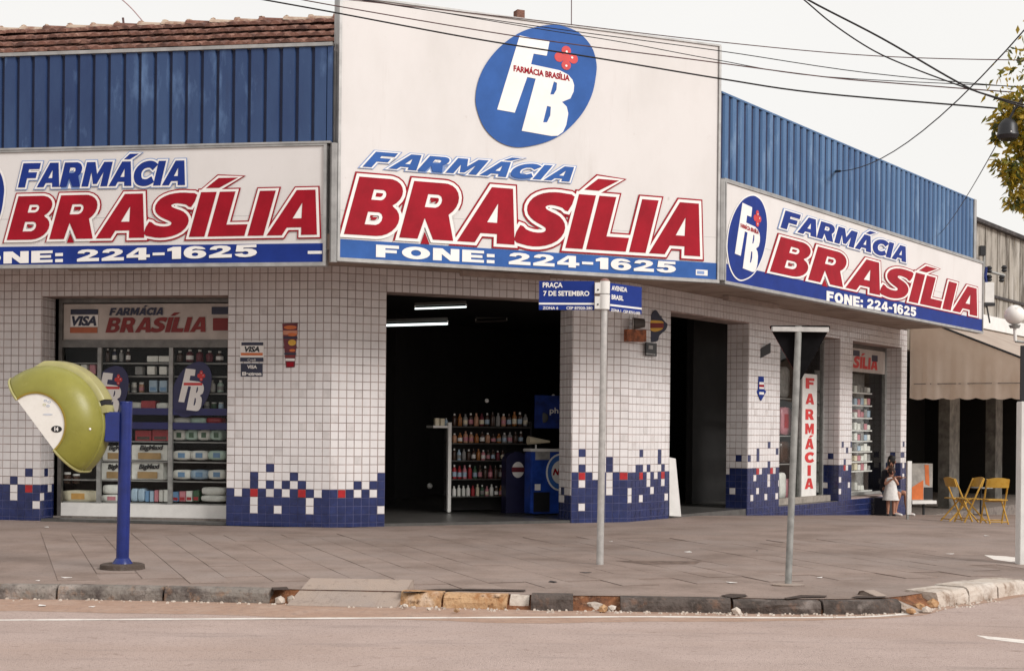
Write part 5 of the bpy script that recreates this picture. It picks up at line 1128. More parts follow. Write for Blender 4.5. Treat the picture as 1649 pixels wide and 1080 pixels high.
# second window
t = thing('shelf_window', 'narrow window near the end of the side wall with full shelves and header', 'window', tuple(Rw.W(rE, zs2, OF2)))
bar(Rw, t, rE+.002, rE+.05, zs2+.01, topR2-.003, OF2-.05, OF2+.03, M_galvd); bar(Rw, t, rF-.10, rF-.003, zs2+.01, topR2-.003, OF2-.05, OF2+.03, M_galvd)
bar(Rw, t, rE+.051, rF-.101, zs2+.01, zs2+.07, OF2-.05, OF2+.03, M_galvd); bar(Rw, t, rE+.051, rF-.101, topR2-.08, topR2-.003, OF2-.05, OF2+.03)
bar(Rw, t, rE+.052, rF-.102, zs2+.075, topR2-.083, OF2-.012, OF2-.008, M_glass, 'pane')
t = thing('side_header_board', 'pale header board with red lettering at the top of the far window', 'sign', tuple(Rw.W(rE+.1, Rw.P(1395, 600, OF2)[1], OF2)))
u0_, u1_, z0_, z1_ = fw(Rw, 1374, 1416, 560, 600, OF2+.01); z0_ = Rw.P(1395, 600, OF2)[1]; z1_ = topR2-.09
plate(Rw, rE+.06, rF-.11, z0_, z1_, OF2+.001, OF2+.02, 'panel', M_hdr, t); fa = Rw.off(OF2+.02)
pl(fa, t, 1374, 1384, 564, 573, 0.001, M_navy, 'emblem'); pl(fa, t, 1404, 1413, 572, 582, 0.001, M_navy, 'emblem')
ua_ = fa.P(1374, 590)[0]; ub_ = fa.P(1412, 590)[0]; big_text(t, fa, 'SÍLIA', ua_, ub_, z0_+.08, .27, [(0, M_redb)], .003, shear=.1)
ts = thing('far_window_shelves', 'white shelves full of small packs in the far window', 'shelf', tuple(Rw.W(rE, zs2, OF2-.3)))
for k, y in enumerate((632, 652, 672, 692, 709, 726, 742, 757, 789)):
    zz_ = Rw.P(1390, y, OF2-.1)[1]; plate(Rw, rE+.05, Rw.P(1403, y, OF2-.1)[0], zz_-.03, zz_-.002, OF2-.45, OF2-.08, 'shelf', M_white, ts)
    n = 5 if k != 8 else 3
    for j in range(n):
        x0 = 1376+j*5.2; prod(Rw, x0, x0+4.6, y-random.choice([9, 11, 13]), y-.5, OF2-.12, .14, random.choice([PK[0], PK[0], PK[7], PK[4], PK[2], PK[0], M_grey]), 'box', f'small pack in the far window, {ORD[k]} shelf down, {ORD[j]} from left', 'box', 'small packs in the far window')
plate(Rw, rE+.04, rF-.05, zs2, z0_, OF2-.52, OF2-.5, 'back_panel', M_grey, ts)

# ================================================================ PUBLIC PHONE
gph = G(197, 915); YP = gph.y; S = F_PX/YP
t = thing('phone_hood_booth', 'public phone with olive green clam-shaped hood on a blue pole', 'phone booth', tuple(gph))
top = at(203, 648, YP)
MB().tube([gph, top], .066, 20).build('pole', M_bluepaint, t, smooth=True)
MB().tube([gph+Vector((0, 0, .02)), gph+Vector((0, 0, .05)), gph+Vector((0, 0, .11))], [.12, .11, .07], 20).build('pole_collar', M_bluepaint, t, smooth=True)
MB().lathe([(.225, -.02), (.23, .0), (.225, .045), (.20, .055)], gph, 22).build('footing', M_footing, t, smooth=False)
MB().lathe([(.068, .0), (.066, .012)], top, 20).build('pole_cap', M_bluepaint, t)
# hood: half revolution about an axis turned towards the street
cen = at(80, 684, YP)
al = R(9); ax_w = Vector((-math.sin(al), -math.cos(al), 0)); ax_a = Vector((math.cos(al), -math.sin(al), 0)); ax_b = Vector((0, 0, 1))
def hp(rho, ph_, wv): return cen+ax_a*(rho*math.cos(ph_))+ax_b*(rho*math.sin(ph_))+ax_w*wv
prof = [(.322, .315), (.34, .318), (.38, .312), (.43, .296), (.48, .268), (.53, .232), (.570, .185), (.597, .135), (.610, .085), (.610, .060), (.600, .050), (.600, .040), (.612, .030), (.615, -.10), (.605, -.16), (.57, -.215), (.51, -.265), (.43, -.30), (.34, -.318), (.292, -.32)]
PH0, PH1, NP = R(129), R(-51), 44
mb = MB()
for i in range(NP+1):
    ph_ = PH0+(PH1-PH0)*i/NP
    for r_, w_ in prof: mb.v.append(tuple(hp(r_, ph_, w_)))
L = len(prof)
for i in range(NP):
    for j in range(L-1): mb.f.append((i*L+j, i*L+j+1, (i+1)*L+j+1, (i+1)*L+j)); mb.mi.append(0)
hood = mb.build('hood', M_olive, t, smooth=True, fixn=True)
sm_ = hood.modifiers.new('thickness', 'SOLIDIFY'); sm_.thickness = .018; sm_.offset = -1
def fan(wv, r_, m, name, th=.02):
    mb = MB(); n = 30; front = [hp(0, 0, wv)]+[hp(r_, PH0+(PH1-PH0)*i/n, wv) for i in range(n+1)]; back = [p-ax_w*th*(1 if wv > 0 else -1) for p in front]
    mb.v = [tuple(p) for p in front+back]; N = n+2
    mb.f = [(0, i, i+1) for i in range(1, N-1)]+[(N, N+i+1, N+i) for i in range(1, N-1)]+[(i, (i+1) % N, (i+1) % N+N, i+N) for i in range(N)]; mb.mi = [0]*len(mb.f)
    return mb.build(name, m, t)
M_panel = layered('hood_side_white', (.78, .75, .70), [((.70, .66, .60), 5, .5, .75, one)], rough=.35, bump=.02)
sp = fan(.312, .326, M_panel, 'side_panel'); fan(-.312, .326, M_panel, 'side_panel')
mb = MB(); n = 30
for i in range(n+1):
    ph_ = PH0+(PH1-PH0)*i/n
    for r_, w_ in ((.318, .322), (.336, .326), (.336, .314)): mb.v.append(tuple(hp(r_, ph_, w_)))
for i in range(n):
    for j in range(2): mb.f.append((i*3+j, i*3+j+1, i*3+j+4, i*3+j+3)); mb.mi.append(0)
mb.build('panel_rim', mat('rim_amber', (.35, .25, .03), .4), t, smooth=True)
# front lip along the cut
mb = MB()
for sgn, ph_ in ((1, PH0), (-1, PH1)):
    mb.tube([hp(r_, ph_, w_) for r_, w_ in prof], .014, 6)
mb2 = MB().tube([hp(r_, PH0, w_) for r_, w_ in prof], .014, 6).build('lip', M_olive2, t, smooth=True); MB().tube([hp(r_, PH1, w_) for r_, w_ in prof], .014, 6).build('lip', M_olive2, t, smooth=True)
# raised band over the upper back of the hood
mb = MB(); pr = [(.60, .045), (.640, .040), (.665, .02), (.672, -.16), (.655, -.20), (.60, -.21)]; A0, A1, n = R(112), R(24), 26
for i in range(n+1):
    ph_ = A0+(A1-A0)*i/n; k_ = min(1, i/5)
    for r_, w_ in pr: mb.v.append(tuple(hp(.60+(r_-.60)*k_, ph_, w_)))
L = len(pr)
for i in range(n):
    for j in range(L-1): mb.f.append((i*L+j, i*L+j+1, (i+1)*L+j+1, (i+1)*L+j)); mb.mi.append(0)
mb.f += [tuple(range(L)), tuple(n*L+j for j in range(L))[::-1]]; mb.mi += [0, 0]
mb.build('raised_band', M_olive2, t, smooth=True)
mb = MB(); e_ = [hp(r_, R(23.4), w_) for r_, w_ in ((.612, .03), (.655, .02), (.662, -.16), (.612, -.18))]; f_ = [hp(r_, R(19.5), w_) for r_, w_ in ((.600, .03), (.640, .02), (.645, -.16), (.600, -.18))]
mb.add(e_+f_, [(0, 1, 2, 3), (7, 6, 5, 4), (0, 4, 5, 1), (1, 5, 6, 2), (2, 6, 7, 3), (3, 7, 4, 0)]); mb.build('slot', M_black, t)
pr = [hp(r_, R(a_), w_) for a_ in (19, 12) for r_, w_ in ((.60, .04), (.655, .03), (.655, -.17), (.60, -.18))]
MB().add(pr, [(0, 1, 2, 3), (7, 6, 5, 4), (0, 4, 5, 1), (1, 5, 6, 2), (2, 6, 7, 3), (3, 7, 4, 0)]).build('lower_lug', M_olive2, t)
# blue bracket to the pole
bA, bB = at(172, 687, YP), at(196, 687, YP); h_ = .155
MB().hexa([bA+Vector((0, -.10, -h_)), bB+Vector((0, -.05, -h_)), bB+Vector((0, .06, -h_)), bA+Vector((0, .12, -h_)), bA+Vector((0, -.10, h_)), bB+Vector((0, -.05, h_)), bB+Vector((0, .06, h_)), bA+Vector((0, .12, h_))]).build('bracket', M_bluepaint, t, bevel=.01)
# phone set under the hood
pc_ = cen+ax_a*.22-ax_b*.02
MB().hexa([pc_+ax_a*x+ax_w*y+ax_b*z for z in (-.22, .22) for x, y in ((-.12, -.13), (.18, -.13), (.18, .13), (-.12, .13))]).build('phone_set', M_bluepaint, t, bevel=.02)
# number plate and faint emblem on the side panel
def hpan(a_, b_, dw=.0): return cen+ax_a*a_+ax_b*b_+ax_w*(.3125+dw)
fpan = Frame((hpan(0, 0).x, hpan(0, 0).y), math.atan2(ax_a.y, ax_a.x))
oc = fpan.P(91.3, 690.5); sp_ = lambda rx_, rz_, c: [(c[0]+rx_*math.cos(i*.3307), c[1]+rz_*math.sin(i*.3307)) for i in range(19)]
MB().poly(fpan, [sp_(.058, .034, oc)], .001, .004).build('number_plate', M_black, t, fixn=False)
small_text(t, fpan, '14', oc[0]-.022, oc[0]+.022, oc[1]-.017, .036, M_print, o=.007, bold=.06, slope=0, name='number')
ec = fpan.P(75.5, 649); M_faint = mat('faint_emblem', (.48, .54, .66), .5)
for k in range(4):
    a_ = .5+k*1.57; c_ = (ec[0]+.03*math.cos(a_), ec[1]+.03*math.sin(a_)); MB().poly(fpan, [sp_(.019, .012, c_), sp_(.011, .006, c_)[::-1]], .0008+.0004*k, .0016+.0004*k).build('emblem_petal', M_faint if k != 2 else mat('faint_yellow', (.62, .60, .40), .5), t, fixn=False)
ec = fpan.P(77, 667); MB().poly(fpan, [sp_(.055, .010, ec)], .0008, .0016).build('emblem_text', mat('faint_text', (.62, .64, .70), .5), t, fixn=False)
MB().ball(hp(.545, R(-4), .215), .013).build('rivet', M_print, t)

# ================================================================ STREET NAME SIGN
gs = G(966, 908); Y = gs.y; tp = at(974, 452, Y)
t = thing('street_name_sign', 'white pole with two blue street name plates in front of the centre doorway', 'street sign', tuple(gs))
j_ = at(967.2, 840, Y)
MB().tube([gs+Vector((0, 0, -.05)), gs+(tp-gs)*.9, tp], [.040, .036, .036], 14).build('pole', M_galv, t, smooth=True)
MB().tube([at(973.2, 498, Y), at(973.9, 474.5, Y)], .058, 14).build('clamp', M_white, t, smooth=True)
MB().tube([at(973.9, 473, Y), at(974.3, 453, Y)], .056, 14).build('clamp', M_white, t, smooth=True)
MB().ball(tp+Vector((0, 0, .0)), .05, sq=(1, 1, .5)).build('pole_cap', mat('rusty_cap', (.25, .12, .1), .6), t)
def plate_sign(x0, x1, ang, lines, ytop, ybot, yl, first):
    px = at(974, 476, Y); fr = Frame((px.x, px.y), R(ang)); u0_, u1_ = fr.P(x0, 476)[0], fr.P(x1, 476)[0]
    xm = x0 if first else x1; zt_, zb_ = fr.P((x0+x1)/2, ytop)[1], fr.P((x0+x1)/2, ybot)[1]; zl_ = fr.P((x0+x1)/2, yl)[1]
    pm = plate(fr, u0_, u1_, zb_, zt_, -.008, .004, 'name_plate', M_blue_dk, t)
    plate(fr, u0_, u1_, zl_-.010, zl_+.010, .0045, .006, 'plate_line', M_print, pm)
    for (tx, xa, xb, yb, cap, bd) in lines:
        a_, z_ = fr.P(xa, yb); b_, _ = fr.P(xb, yb); small_text(pm, fr, tx, a_, b_, z_, cap, M_print, o=.008, bold=bd)
    return fr
plate_sign(868, 957, -4, [('PRAÇA', 874, 906, 462.5, .052, .03), ('7 DE SETEMBRO', 875, 949, 476, .052, .03), ('ZONA 6', 874, 899, 498, .03, .02), ('CEP 87020-280', 912, 954, 498, .03, .02)], 452.5, 499, 489, True)
plate_sign(982, 1033, 50, [('AVENIDA', 984, 1009, 467, .05, .03), ('BRASIL', 984, 1003, 481.5, .05, .03), ('ZONA 1', 983, 999, 501, .03, .02), ('CEP 87013-000', 1003, 1030, 503.5, .03, .02)], 459, 503, 494, False)
for y0, y1 in ((455, 472), (477, 497)):
    f_ = Frame((at(974, 476, Y).x, at(974, 476, Y).y-.03), R(-4)); u0_, u1_ = f_.P(958, 476)[0], f_.P(968, 476)[0]; plate(f_, u0_, u1_, f_.P(963, y1)[1], f_.P(963, y0)[1], -.02, .004, 'bracket', M_white, t)
    MB().ball(f_.W((u0_+u1_)/2, f_.P(963, (y0+y1)/2+3)[1], .006), .010).build('bolt', M_black, t)
# ================================================================ YIELD SIGN (seen from behind)
gy = G(1269, 941); Y = gy.y; tp = at(1286, 525, Y)
t = thing('yield_sign', 'black back of a triangular yield sign on a grey pole', 'traffic sign', tuple(gy))
MB().tube([gy+Vector((0, 0, -.05)), tp], .033, 12).build('pole', M_galvd, t, smooth=True)
MB().lathe([(.10, -.02), (.11, .005), (.05, .014)], gy, 9, sx=1.5).build('footing', M_ramp, t)
f_ = Frame((tp.x, tp.y+.05), R(2)); a_, b_, c_ = f_.P(1237.5, 524), f_.P(1338.5, 524), f_.P(1288.5, 614)
def rnd_tri(P, r=.035):
    res = []
    for i in range(3):
        p0, p, p1 = Vector(P[i-1]), Vector(P[i]), Vector(P[(i+1) % 3]); a = p+(p0-p).normalized()*r; b = p+(p1-p).normalized()*r
        for k in range(5): q = k/4; res.append(tuple(a*(1-q)**2+p*2*q*(1-q)+b*q*q))
    return res
M_backblk = mat('sign_back_black', (.006, .005, .006), .8, .3, 8, spec=.1)
MB().poly(f_, [rnd_tri([a_, c_, b_])], 0, .004).build('plate', M_backblk, t)
MB().poly(f_, [rnd_tri([a_, c_, b_])], -.004, -.001).build('front_face', M_redb, t)
fb_ = Frame((tp.x, tp.y), R(2)); u0_, z0_ = fb_.P(1243, 533.5); u1_, z1_ = fb_.P(1333.5, 528); plate(fb_, u0_, u1_, z0_, z1_+.005, -.04, -.01+.045, 'crossbar', M_galv, t)

# ================================================================ NEIGHBOURING BUILDING
uN = uE+.01; uN1 = uN+16
nb = thing('neighbour_shop', 'old shop building with stained plaster wall beyond the right end of the pharmacy', 'building', tuple(Rw.W(uN, -.4, 0)))
zw0, zw1 = 4.30, Rw.P(1582, 362)[1]
z2_ = Rw.P(1649, 388)[1]
print('neigh', zw0, zw1, z2_, Rw.P(1600, 640), Rw.P(1649, 575))
W = Rw.W; uA_, uB_ = uN+.01, uN1
zr_ = (zw1+z2_)/2
plate(Rw, uA_, uB_, 3.6, zr_, -.25, -.02, 'wall', M_oldwall, nb)
plate(Rw, uA_, uB_, zr_+.003, zr_+.10, -.4, .12, 'eave', M_rib if False else mat('eave_dark', (.06, .05, .05), .8, .4, 6), nb)
for k in range(9):
    u_ = uA_+.2+k*.55; MB().tube([W(u_, zr_+.13, -.3), W(u_, zr_+.13, .13)], .06, 8).build('roof_tile', M_terra, nb)
for k in range(12):
    u_ = uA_+.5+k*1.1; plate(Rw, u_-.02, u_+.02, 4.85, zr_-.005, -.018, .004, 'wall_batten', M_oldwall, nb)
plate(Rw, uA_, uB_, 5.35, 5.42, -.018, .03, 'ledge', mat('eave_dark', (.06, .05, .05)), nb)
plate(Rw, uA_, uB_, 4.45, 4.82, -.018, .06, 'white_band', M_white, nb)
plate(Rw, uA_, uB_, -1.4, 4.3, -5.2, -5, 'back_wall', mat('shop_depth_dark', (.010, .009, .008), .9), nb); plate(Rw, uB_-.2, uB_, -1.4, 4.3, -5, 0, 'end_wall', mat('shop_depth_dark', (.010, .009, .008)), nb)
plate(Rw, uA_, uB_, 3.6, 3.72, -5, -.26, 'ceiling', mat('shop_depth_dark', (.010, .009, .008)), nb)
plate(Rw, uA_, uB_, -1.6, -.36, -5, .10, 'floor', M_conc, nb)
for n_, (xa, xb) in enumerate(((1529, 1545), (1603, 1614))):
    o_ = -.6 if n_ == 0 else -1.2; a_, b_ = Rw.P(xa, 720, o_)[0], Rw.P(xb, 720, o_)[0]; plate(Rw, a_, b_, -.36, 3.6, o_-.3, o_, 'pillar', mat('pillar_grey', (.20, .19, .17), .8, .3, 4), nb)
# ledge between pharmacy and the shop
# awning
aw = thing('awning', 'faded beige canvas awning with scalloped edge over the neighbouring shop', 'awning', tuple(W(uN+.2, 2.4, 0)))
OA = 2.75; zb_a = 2.46; u_c = uN+.22
n = 44
top_ = lambda o: 4.42-(4.42-3.30)*(o/OA)
mb = MB(); rnd = random.Random(5)
for i in range(n+1):
    o_ = OA*i/n; sc = .045*abs(math.sin(math.pi*i/n*7)); wv = .025*math.sin(i*.55)+.012*math.sin(i*1.7)
    for k in range(7):
        t_ = k/6; z_ = (zb_a-sc)*(1-t_)+top_(o_)*t_; mb.v.append(tuple(W(u_c+wv*(1-t_), z_, o_)))
for i in range(n):
    for k in range(6): mb.f.append((i*7+k, i*7+k+1, (i+1)*7+k+1, (i+1)*7+k)); mb.mi.append(0)
c_ = mb.build('side_curtain', M_awn, aw, smooth=True, fixn=False)
mb = MB()
for i in range(3):
    o_ = OA*i/2
    for u_ in (u_c, uN1): mb.v.append(tuple(W(u_, top_(o_)+.005, o_)))
for i in range(2): mb.f.append((2*i, 2*i+1, 2*i+3, 2*i+2)); mb.mi.append(0)
mb.build('top_canvas', M_awn, aw, fixn=False)
mb = MB(); n2 = 120
for i in range(n2+1):
    u_ = u_c+(uN1-u_c)*i/n2; mb.v += [tuple(W(u_, 3.30, OA+.005)), tuple(W(u_, 2.46-.07*abs(math.sin(i*.6)), OA+.005+.02*math.sin(i*.5)))]
for i in range(n2): mb.f.append((2*i, 2*i+1, 2*i+3, 2*i+2)); mb.mi.append(0)
mb.build('front_valance', M_awn, aw, fixn=False)
zst = 2.78
MB().hexa([W(u_c-.012, zst, .1), W(u_c-.012, zst, OA), W(u_c-.003, zst, OA), W(u_c-.003, zst, .1), W(u_c-.012, zst+.02, .1), W(u_c-.012, zst+.02, OA), W(u_c-.003, zst+.02, OA), W(u_c-.003, zst+.02, .1)]).build('seam_rope', M_conc, aw)
MB().tube([W(u_c, 4.42, .02), W(u_c, 3.30, OA)], .025, 8).build('frame_rafter', M_black, aw); MB().tube([W(u_c, 3.30, OA), W(uN1, 3.30, OA)], .02, 6).build('frame_bar', M_galvd, aw)
for u_ in (u_c+6, uN1-.3): MB().tube([W(u_, -.5, OA-.05), W(u_, 3.3, OA-.05)], .03, 8).build('frame_post', M_galvd, aw)
# service connection on the old wall
yy = 36.5
t = thing('service_bracket', 'electric service bracket with dark insulators on the stained wall beyond the right sign', 'electrical fitting', tuple(at(1590, 430, yy)))
MB().tube([at(1586, 495, yy), at(1584, 400, yy)], .035, 8).build('riser_pipe', M_galvd, t)
p_, q_ = at(1577, 396, yy), at(1586, 412, yy); MB().box(p_.x, q_.x, yy-.08, yy+.08, q_.z, p_.z).build('junction_box', M_black, t, bevel=.01)
MB().tube([at(1588, 436, yy), at(1618, 444, yy)], .035, 8).build('arm', M_galvd, t)
for x, y in ((1593, 433), (1593, 447), (1617, 432), (1613, 448)): MB().lathe([(.03, -.10), (.075, -.06), (.05, -.02), (.075, .02), (.04, .07)], at(x, y, yy), 10).build('insulator', M_black, t, smooth=True)
p_, q_ = at(1584, 455, yy), at(1599, 488, yy); MB().box(p_.x, q_.x, yy-.1, yy+.1, q_.z, p_.z).build('meter_box', M_white, t, bevel=.01)
p_, q_ = at(1584, 488, yy), at(1600, 493, yy); MB().box(p_.x, q_.x, yy-.12, yy+.1, q_.z, p_.z).build('box_hood', M_black, t)
MB().tube([at(1589, 493, yy), at(1594, 520, yy)], .02, 6).build('drop_cable', M_black, t)
MB().tube([at(1588, 430, yy), at(1586, 445, yy), at(1588, 456, yy)], .05, 8).build('blue_coil', M_bluepaint, t)
# globe lamp
yy = 30.0
t = thing('globe_lamp', 'white globe lamp on a short stem above the awning at the right edge', 'lamp', tuple(at(1634, 540, yy)))
MB().ball(at(1634, 507, yy), .20, 20, 12).build('globe', layered('opal_globe', (.80, .77, .73), [((.40, .39, .37), 4, .55, .7, one)], rough=.3, bump=0), t, smooth=True)
MB().lathe([(.09, -.04), (.12, .02)], at(1634, 525, yy), 14).build('collar', M_galvd, t)
MB().tube([at(1634, 526, yy), at(1635, 549, yy)], .035, 10).build('stem', M_white, t)
MB().tube([at(1635, 549, yy), at(1690, 556, yy), at(1692, 860, yy)], .03, 8).build('support', M_galvd, t)

# folding chairs
def ray_ground(px, py): return G(px, py)
def chair(loc, rz, label):
    t = thing('folding_chair', label, 'chair', (0, 0, 0), 'yellow folding chairs under the awning')
    w2 = .20
    for s in (-1, 1):
        MB().tube([(s*w2, .22, 0), (s*w2, -.16, .84)], .017, 6).build('leg', M_chair, t)      # front foot up to the back
        MB().tube([(s*(w2-.03), -.26, 0), (s*(w2-.03), .18, .46)], .016, 6).build('leg', M_chair, t)
    for k in range(5): MB().box(-w2+.02, w2-.02, -.18+k*.08, -.18+k*.08+.06, .445, .463).build('seat_slat', M_chair, t)
    mb = MB(); n = 8
    for i in range(n+1):
        x = -w2-.012+(2*w2+.024)*i/n; yb = -.135-.03*math.cos((i/n-.5)*math.pi)
        zt_ = .84+.03*math.cos((i/n-.5)*math.pi)
        mb.v += [(x, yb+.02, .68), (x, yb-.035, zt_), (x, yb-.053, zt_), (x, yb+.002, .68)]
    for i in range(n):
        for k in range(4): mb.f.append((4*i+k, 4*i+(k+1) % 4, 4*i+4+(k+1) % 4, 4*i+4+k)); mb.mi.append(0)
    mb.f += [(0, 1, 2, 3), (4*n+3, 4*n+2, 4*n+1, 4*n)]; mb.mi += [0, 0]
    mb.build('backrest', M_chair, t)
    MB().tube([(-w2, .195, .06), (w2, .195, .06)], .012, 6).build('rung', M_chair, t); MB().tube([(-w2+.03, -.235, .05), (w2-.03, -.235, .05)], .012, 6).build('rung', M_chair, t)
    MB().tube([(-w2, .03, .42), (w2, .03, .42)], .012, 6).build('rung', M_chair, t)
    t.location = loc; t.rotation_euler = (0, 0, rz); return t
def dup(root, loc, rz, label):
    r = root.copy(); COL.objects.link(r); r.location = loc; r.rotation_euler = (0, 0, rz); r['label'] = label
    for ch_ in list(root.children): c = ch_.copy(); COL.objects.link(c); c.parent = r
    return r
def gl_(x, y):
    p = G(x, y); return (p.x, p.y, .12+D(p.x, p.y))
c0 = chair(gl_(1602, 842), R(0), 'yellow folding chair seen square on, rightmost under the awning')
dup(c0, gl_(1541, 838), R(-78), 'yellow folding chair seen side on, leftmost under the awning')
dup(c0, gl_(1562, 840), R(100), 'yellow folding chair in the middle, half behind the side-on one')
# small table between chairs
gt = Vector(gl_(1579, 828)); t = thing('cafe_table', 'small round table among the yellow chairs under the awning', 'table', tuple(gt))
MB().lathe([(.30, .70), (.31, .715), (.30, .73)], gt, 18).build('tabletop', M_galvd, t)
MB().tube([gt+Vector((0, 0, .0)), gt+Vector((0, 0, .70))], .025, 8).build('leg', M_black, t); MB().lathe([(.2, 0), (.2, .02)], gt, 12).build('base', M_black, t)
# poster counter and white post
gc = Vector(gl_(1487, 829)); f_ = Frame((gc.x, gc.y+.8), R(20))
t = thing('poster_counter', 'counter with white and orange advertising panel just beyond the pharmacy wall', 'counter', tuple(gc))
u0_, z0_ = f_.P(1468, 812); u1_, z1_ = f_.P(1502, 746); plate(f_, u0_, u1_, z0_+.1, z1_, -.4, 0, 'body', mat('counter_pale', (.45, .42, .38), .5, .2, 5), t)
MB().poly(f_, [[(u0_, z0_+.12), (u0_+(u1_-u0_)*.55, z0_+.12), (u0_+(u1_-u0_)*.55, z0_+(z1_-z0_)*.60), (u0_, z0_+(z1_-z0_)*.42)]], .002, .006).build('orange_print', M_orange, t, fixn=False)
MB().poly(f_, [[(u0_+(u1_-u0_)*.65, z0_+(z1_-z0_)*.5), (u0_+(u1_-u0_)*.85, z0_+(z1_-z0_)*.45), (u0_+(u1_-u0_)*.8, z1_-.03), (u0_+(u1_-u0_)*.6, z1_-.03)]], .002, .006).build('orange_print', M_orange, t, fixn=False)
plate(f_, u0_+(u1_-u0_)*.58, u1_, z0_+.12, z0_+(z1_-z0_)*.42, .002, .008, 'dark_print', M_black, t)
plate(f_, u0_-.05, u1_+.05, z0_+.02, z0_+.098, -.45, .1, 'base', M_white, t)
for x in (u0_+.05, u1_-.05): plate(f_, x-.02, x+.02, -.36, z0_+.019, -.3, -.26, 'leg', M_black, t)
gw = Vector(gl_(1464, 835)); f_ = Frame((gw.x, gw.y), R(10)); u0_, z0_ = f_.P(1461, 828); u1_, z1_ = f_.P(1468.5, 742)
o = plate(f_, u0_, u1_, z0_, z1_, -.06, 0, 'white_panel_board', M_white); tag(o, 'narrow white panel standing upright at the end of the pharmacy wall', 'board')
MB().fbox(f_, u0_, u0_+.04, gw.z, z0_-.002, -.05, -.01).build('foot', M_galvd, o)
# right edge post
gr = G(1646, 908); Y = gr.y
t = thing('white_post', 'white post with dark board at the extreme right edge', 'post', tuple(gr))
MB().hexa([gr+Vector((x, y, z)) for z in (-.03, at(1646, 646, Y).z-gr.z) for x, y in ((-.03, 0), (.20, 0), (.20, .16), (-.03, .16))]).build('post', M_white, t, bevel=.008)
p_, q_ = at(1644, 556, Y), at(1670, 645, Y); MB().box(p_.x+.01, q_.x, Y+.02, Y+.05, q_.z+.003, p_.z).build('board', M_black, t)
# ================================================================ OVERHEAD WIRES
def wire(lbl, pts, rad, m, sag=0):
    """pts: (image x, image y, distance)"""
    P = [at(*p) for p in pts]
    c = catmull([(p.x, p.y) for p in P], 6); cz = catmull([(p.z, 0) for p in P], 6)
    o = MB().tube([(a[0], a[1], b[0]) for a, b in zip(c, cz)], rad, 6).build('overhead_wire', m, smooth=True)
    return tag(o, lbl, 'wire', 'overhead wires crossing the front')
wire('highest thin wire leaving the top right corner of the centre board', [(430, -14, 16), (800, 26, 15.6), (1150, 67, 15), (1420, 91, 14.5), (1700, 98, 14)], .0048, M_cable2)
wire('thickest black wire crossing the egg logo and running on to the right tree', [(380, -8, 16), (530, 19, 15.8), (760, 62, 15.5), (956, 93, 15.2), (1160, 127, 15), (1317, 150, 14.6), (1597, 174, 14), (1700, 184, 13.8)], .0085, M_cable)
wire('brownish wire just above the thickest one, ending at the tree', [(430, -12, 16.2), (530, 8, 16), (840, 60, 15.7), (1130, 98, 15.3), (1327, 124, 15), (1450, 135, 14.6), (1649, 150, 14.2), (1720, 154, 14)], .0062, M_cable2)
wire('thin wire passing over the top of the egg logo', [(520, -12, 16.4), (572, -1, 16.2), (860, 42, 16), (1150, 81, 15.7), (1400, 118, 15.4), (1700, 146, 15)], .0052, M_cable)
wire('thin wire through the white monogram of the egg logo', [(430, -24, 16.3), (600, 2, 16.1), (850, 44, 15.9), (1000, 68, 15.8), (1150, 96, 15.6), (1330, 124, 15.5), (1700, 142, 15)], .0045, M_cable)
wire('pair of wires descending to the right tree, the upper strand', [(1240, -40, 13), (1301, 0, 13), (1420, 62, 13), (1545, 134, 13), (1600, 156, 13), (1720, 186, 13)], .0085, M_cable)
wire('pair of wires descending to the right tree, the lower strand', [(1235, -50, 13.1), (1297, 2, 13.1), (1340, 38, 13.1), (1400, 78, 13.1), (1455, 104, 13.1), (1545, 138, 13.1), (1640, 170, 13.1), (1720, 190, 13.1)], .0065, M_cable)
def line3(a, b, sag, n=14): return [a.lerp(b, k/n)-Vector((0, 0, sag*4*(k/n)*(1-k/n))) for k in range(n+1)]
pA, pB = at(1343, 276, 27), at(1720, -34, 12.5)
tag(MB().tube(line3(pA, pB, .42), .0075, 6).build('overhead_wire', M_cable, smooth=True), 'slanting wire from the right corrugated parapet up to the upper right', 'wire', 'overhead wires crossing the front')
MB_end = MB().tube([line3(pA, pB, .42)[0], line3(pA, pB, .42)[0].lerp(line3(pA, pB, .42)[1], .75)], .022, 8).build('overhead_wire', M_cable); tag(MB_end, 'thick dark sleeve at the lower end of the slanting wire', 'wire sleeve')
tag(MB().tube(line3(at(1510, 380, 33), at(1645, 158, 13), .12), .0060, 6).build('overhead_wire', M_cable, smooth=True), 'steep thin wire from the far parapet end up to the tree', 'wire', 'overhead wires crossing the front')
wire('faint guy wire at the upper left behind the tiled roof', [(190, -6, 30), (212, 14, 30), (236, 42, 30)], .014, mat('faint_cable', (.5, .36, .36), .7))
o = MB().tube([at(199, 38, 29), at(198, 29, 29)], .022, 6).build('roof_spike', M_cable2); tag(o, 'tiny dark spike on the tiled roof ridge at upper left', 'spike')
o = MB().tube([Cs.W(Cs.P(927, 44)[0], zCt-.03, -.14), Cs.W(Cs.P(927, 10)[0], Cs.P(927, -6)[1], -.14)], .007, 6).build('antenna_rod', M_cable2); tag(o, 'thin rod rising above the centre board right of the logo', 'antenna')

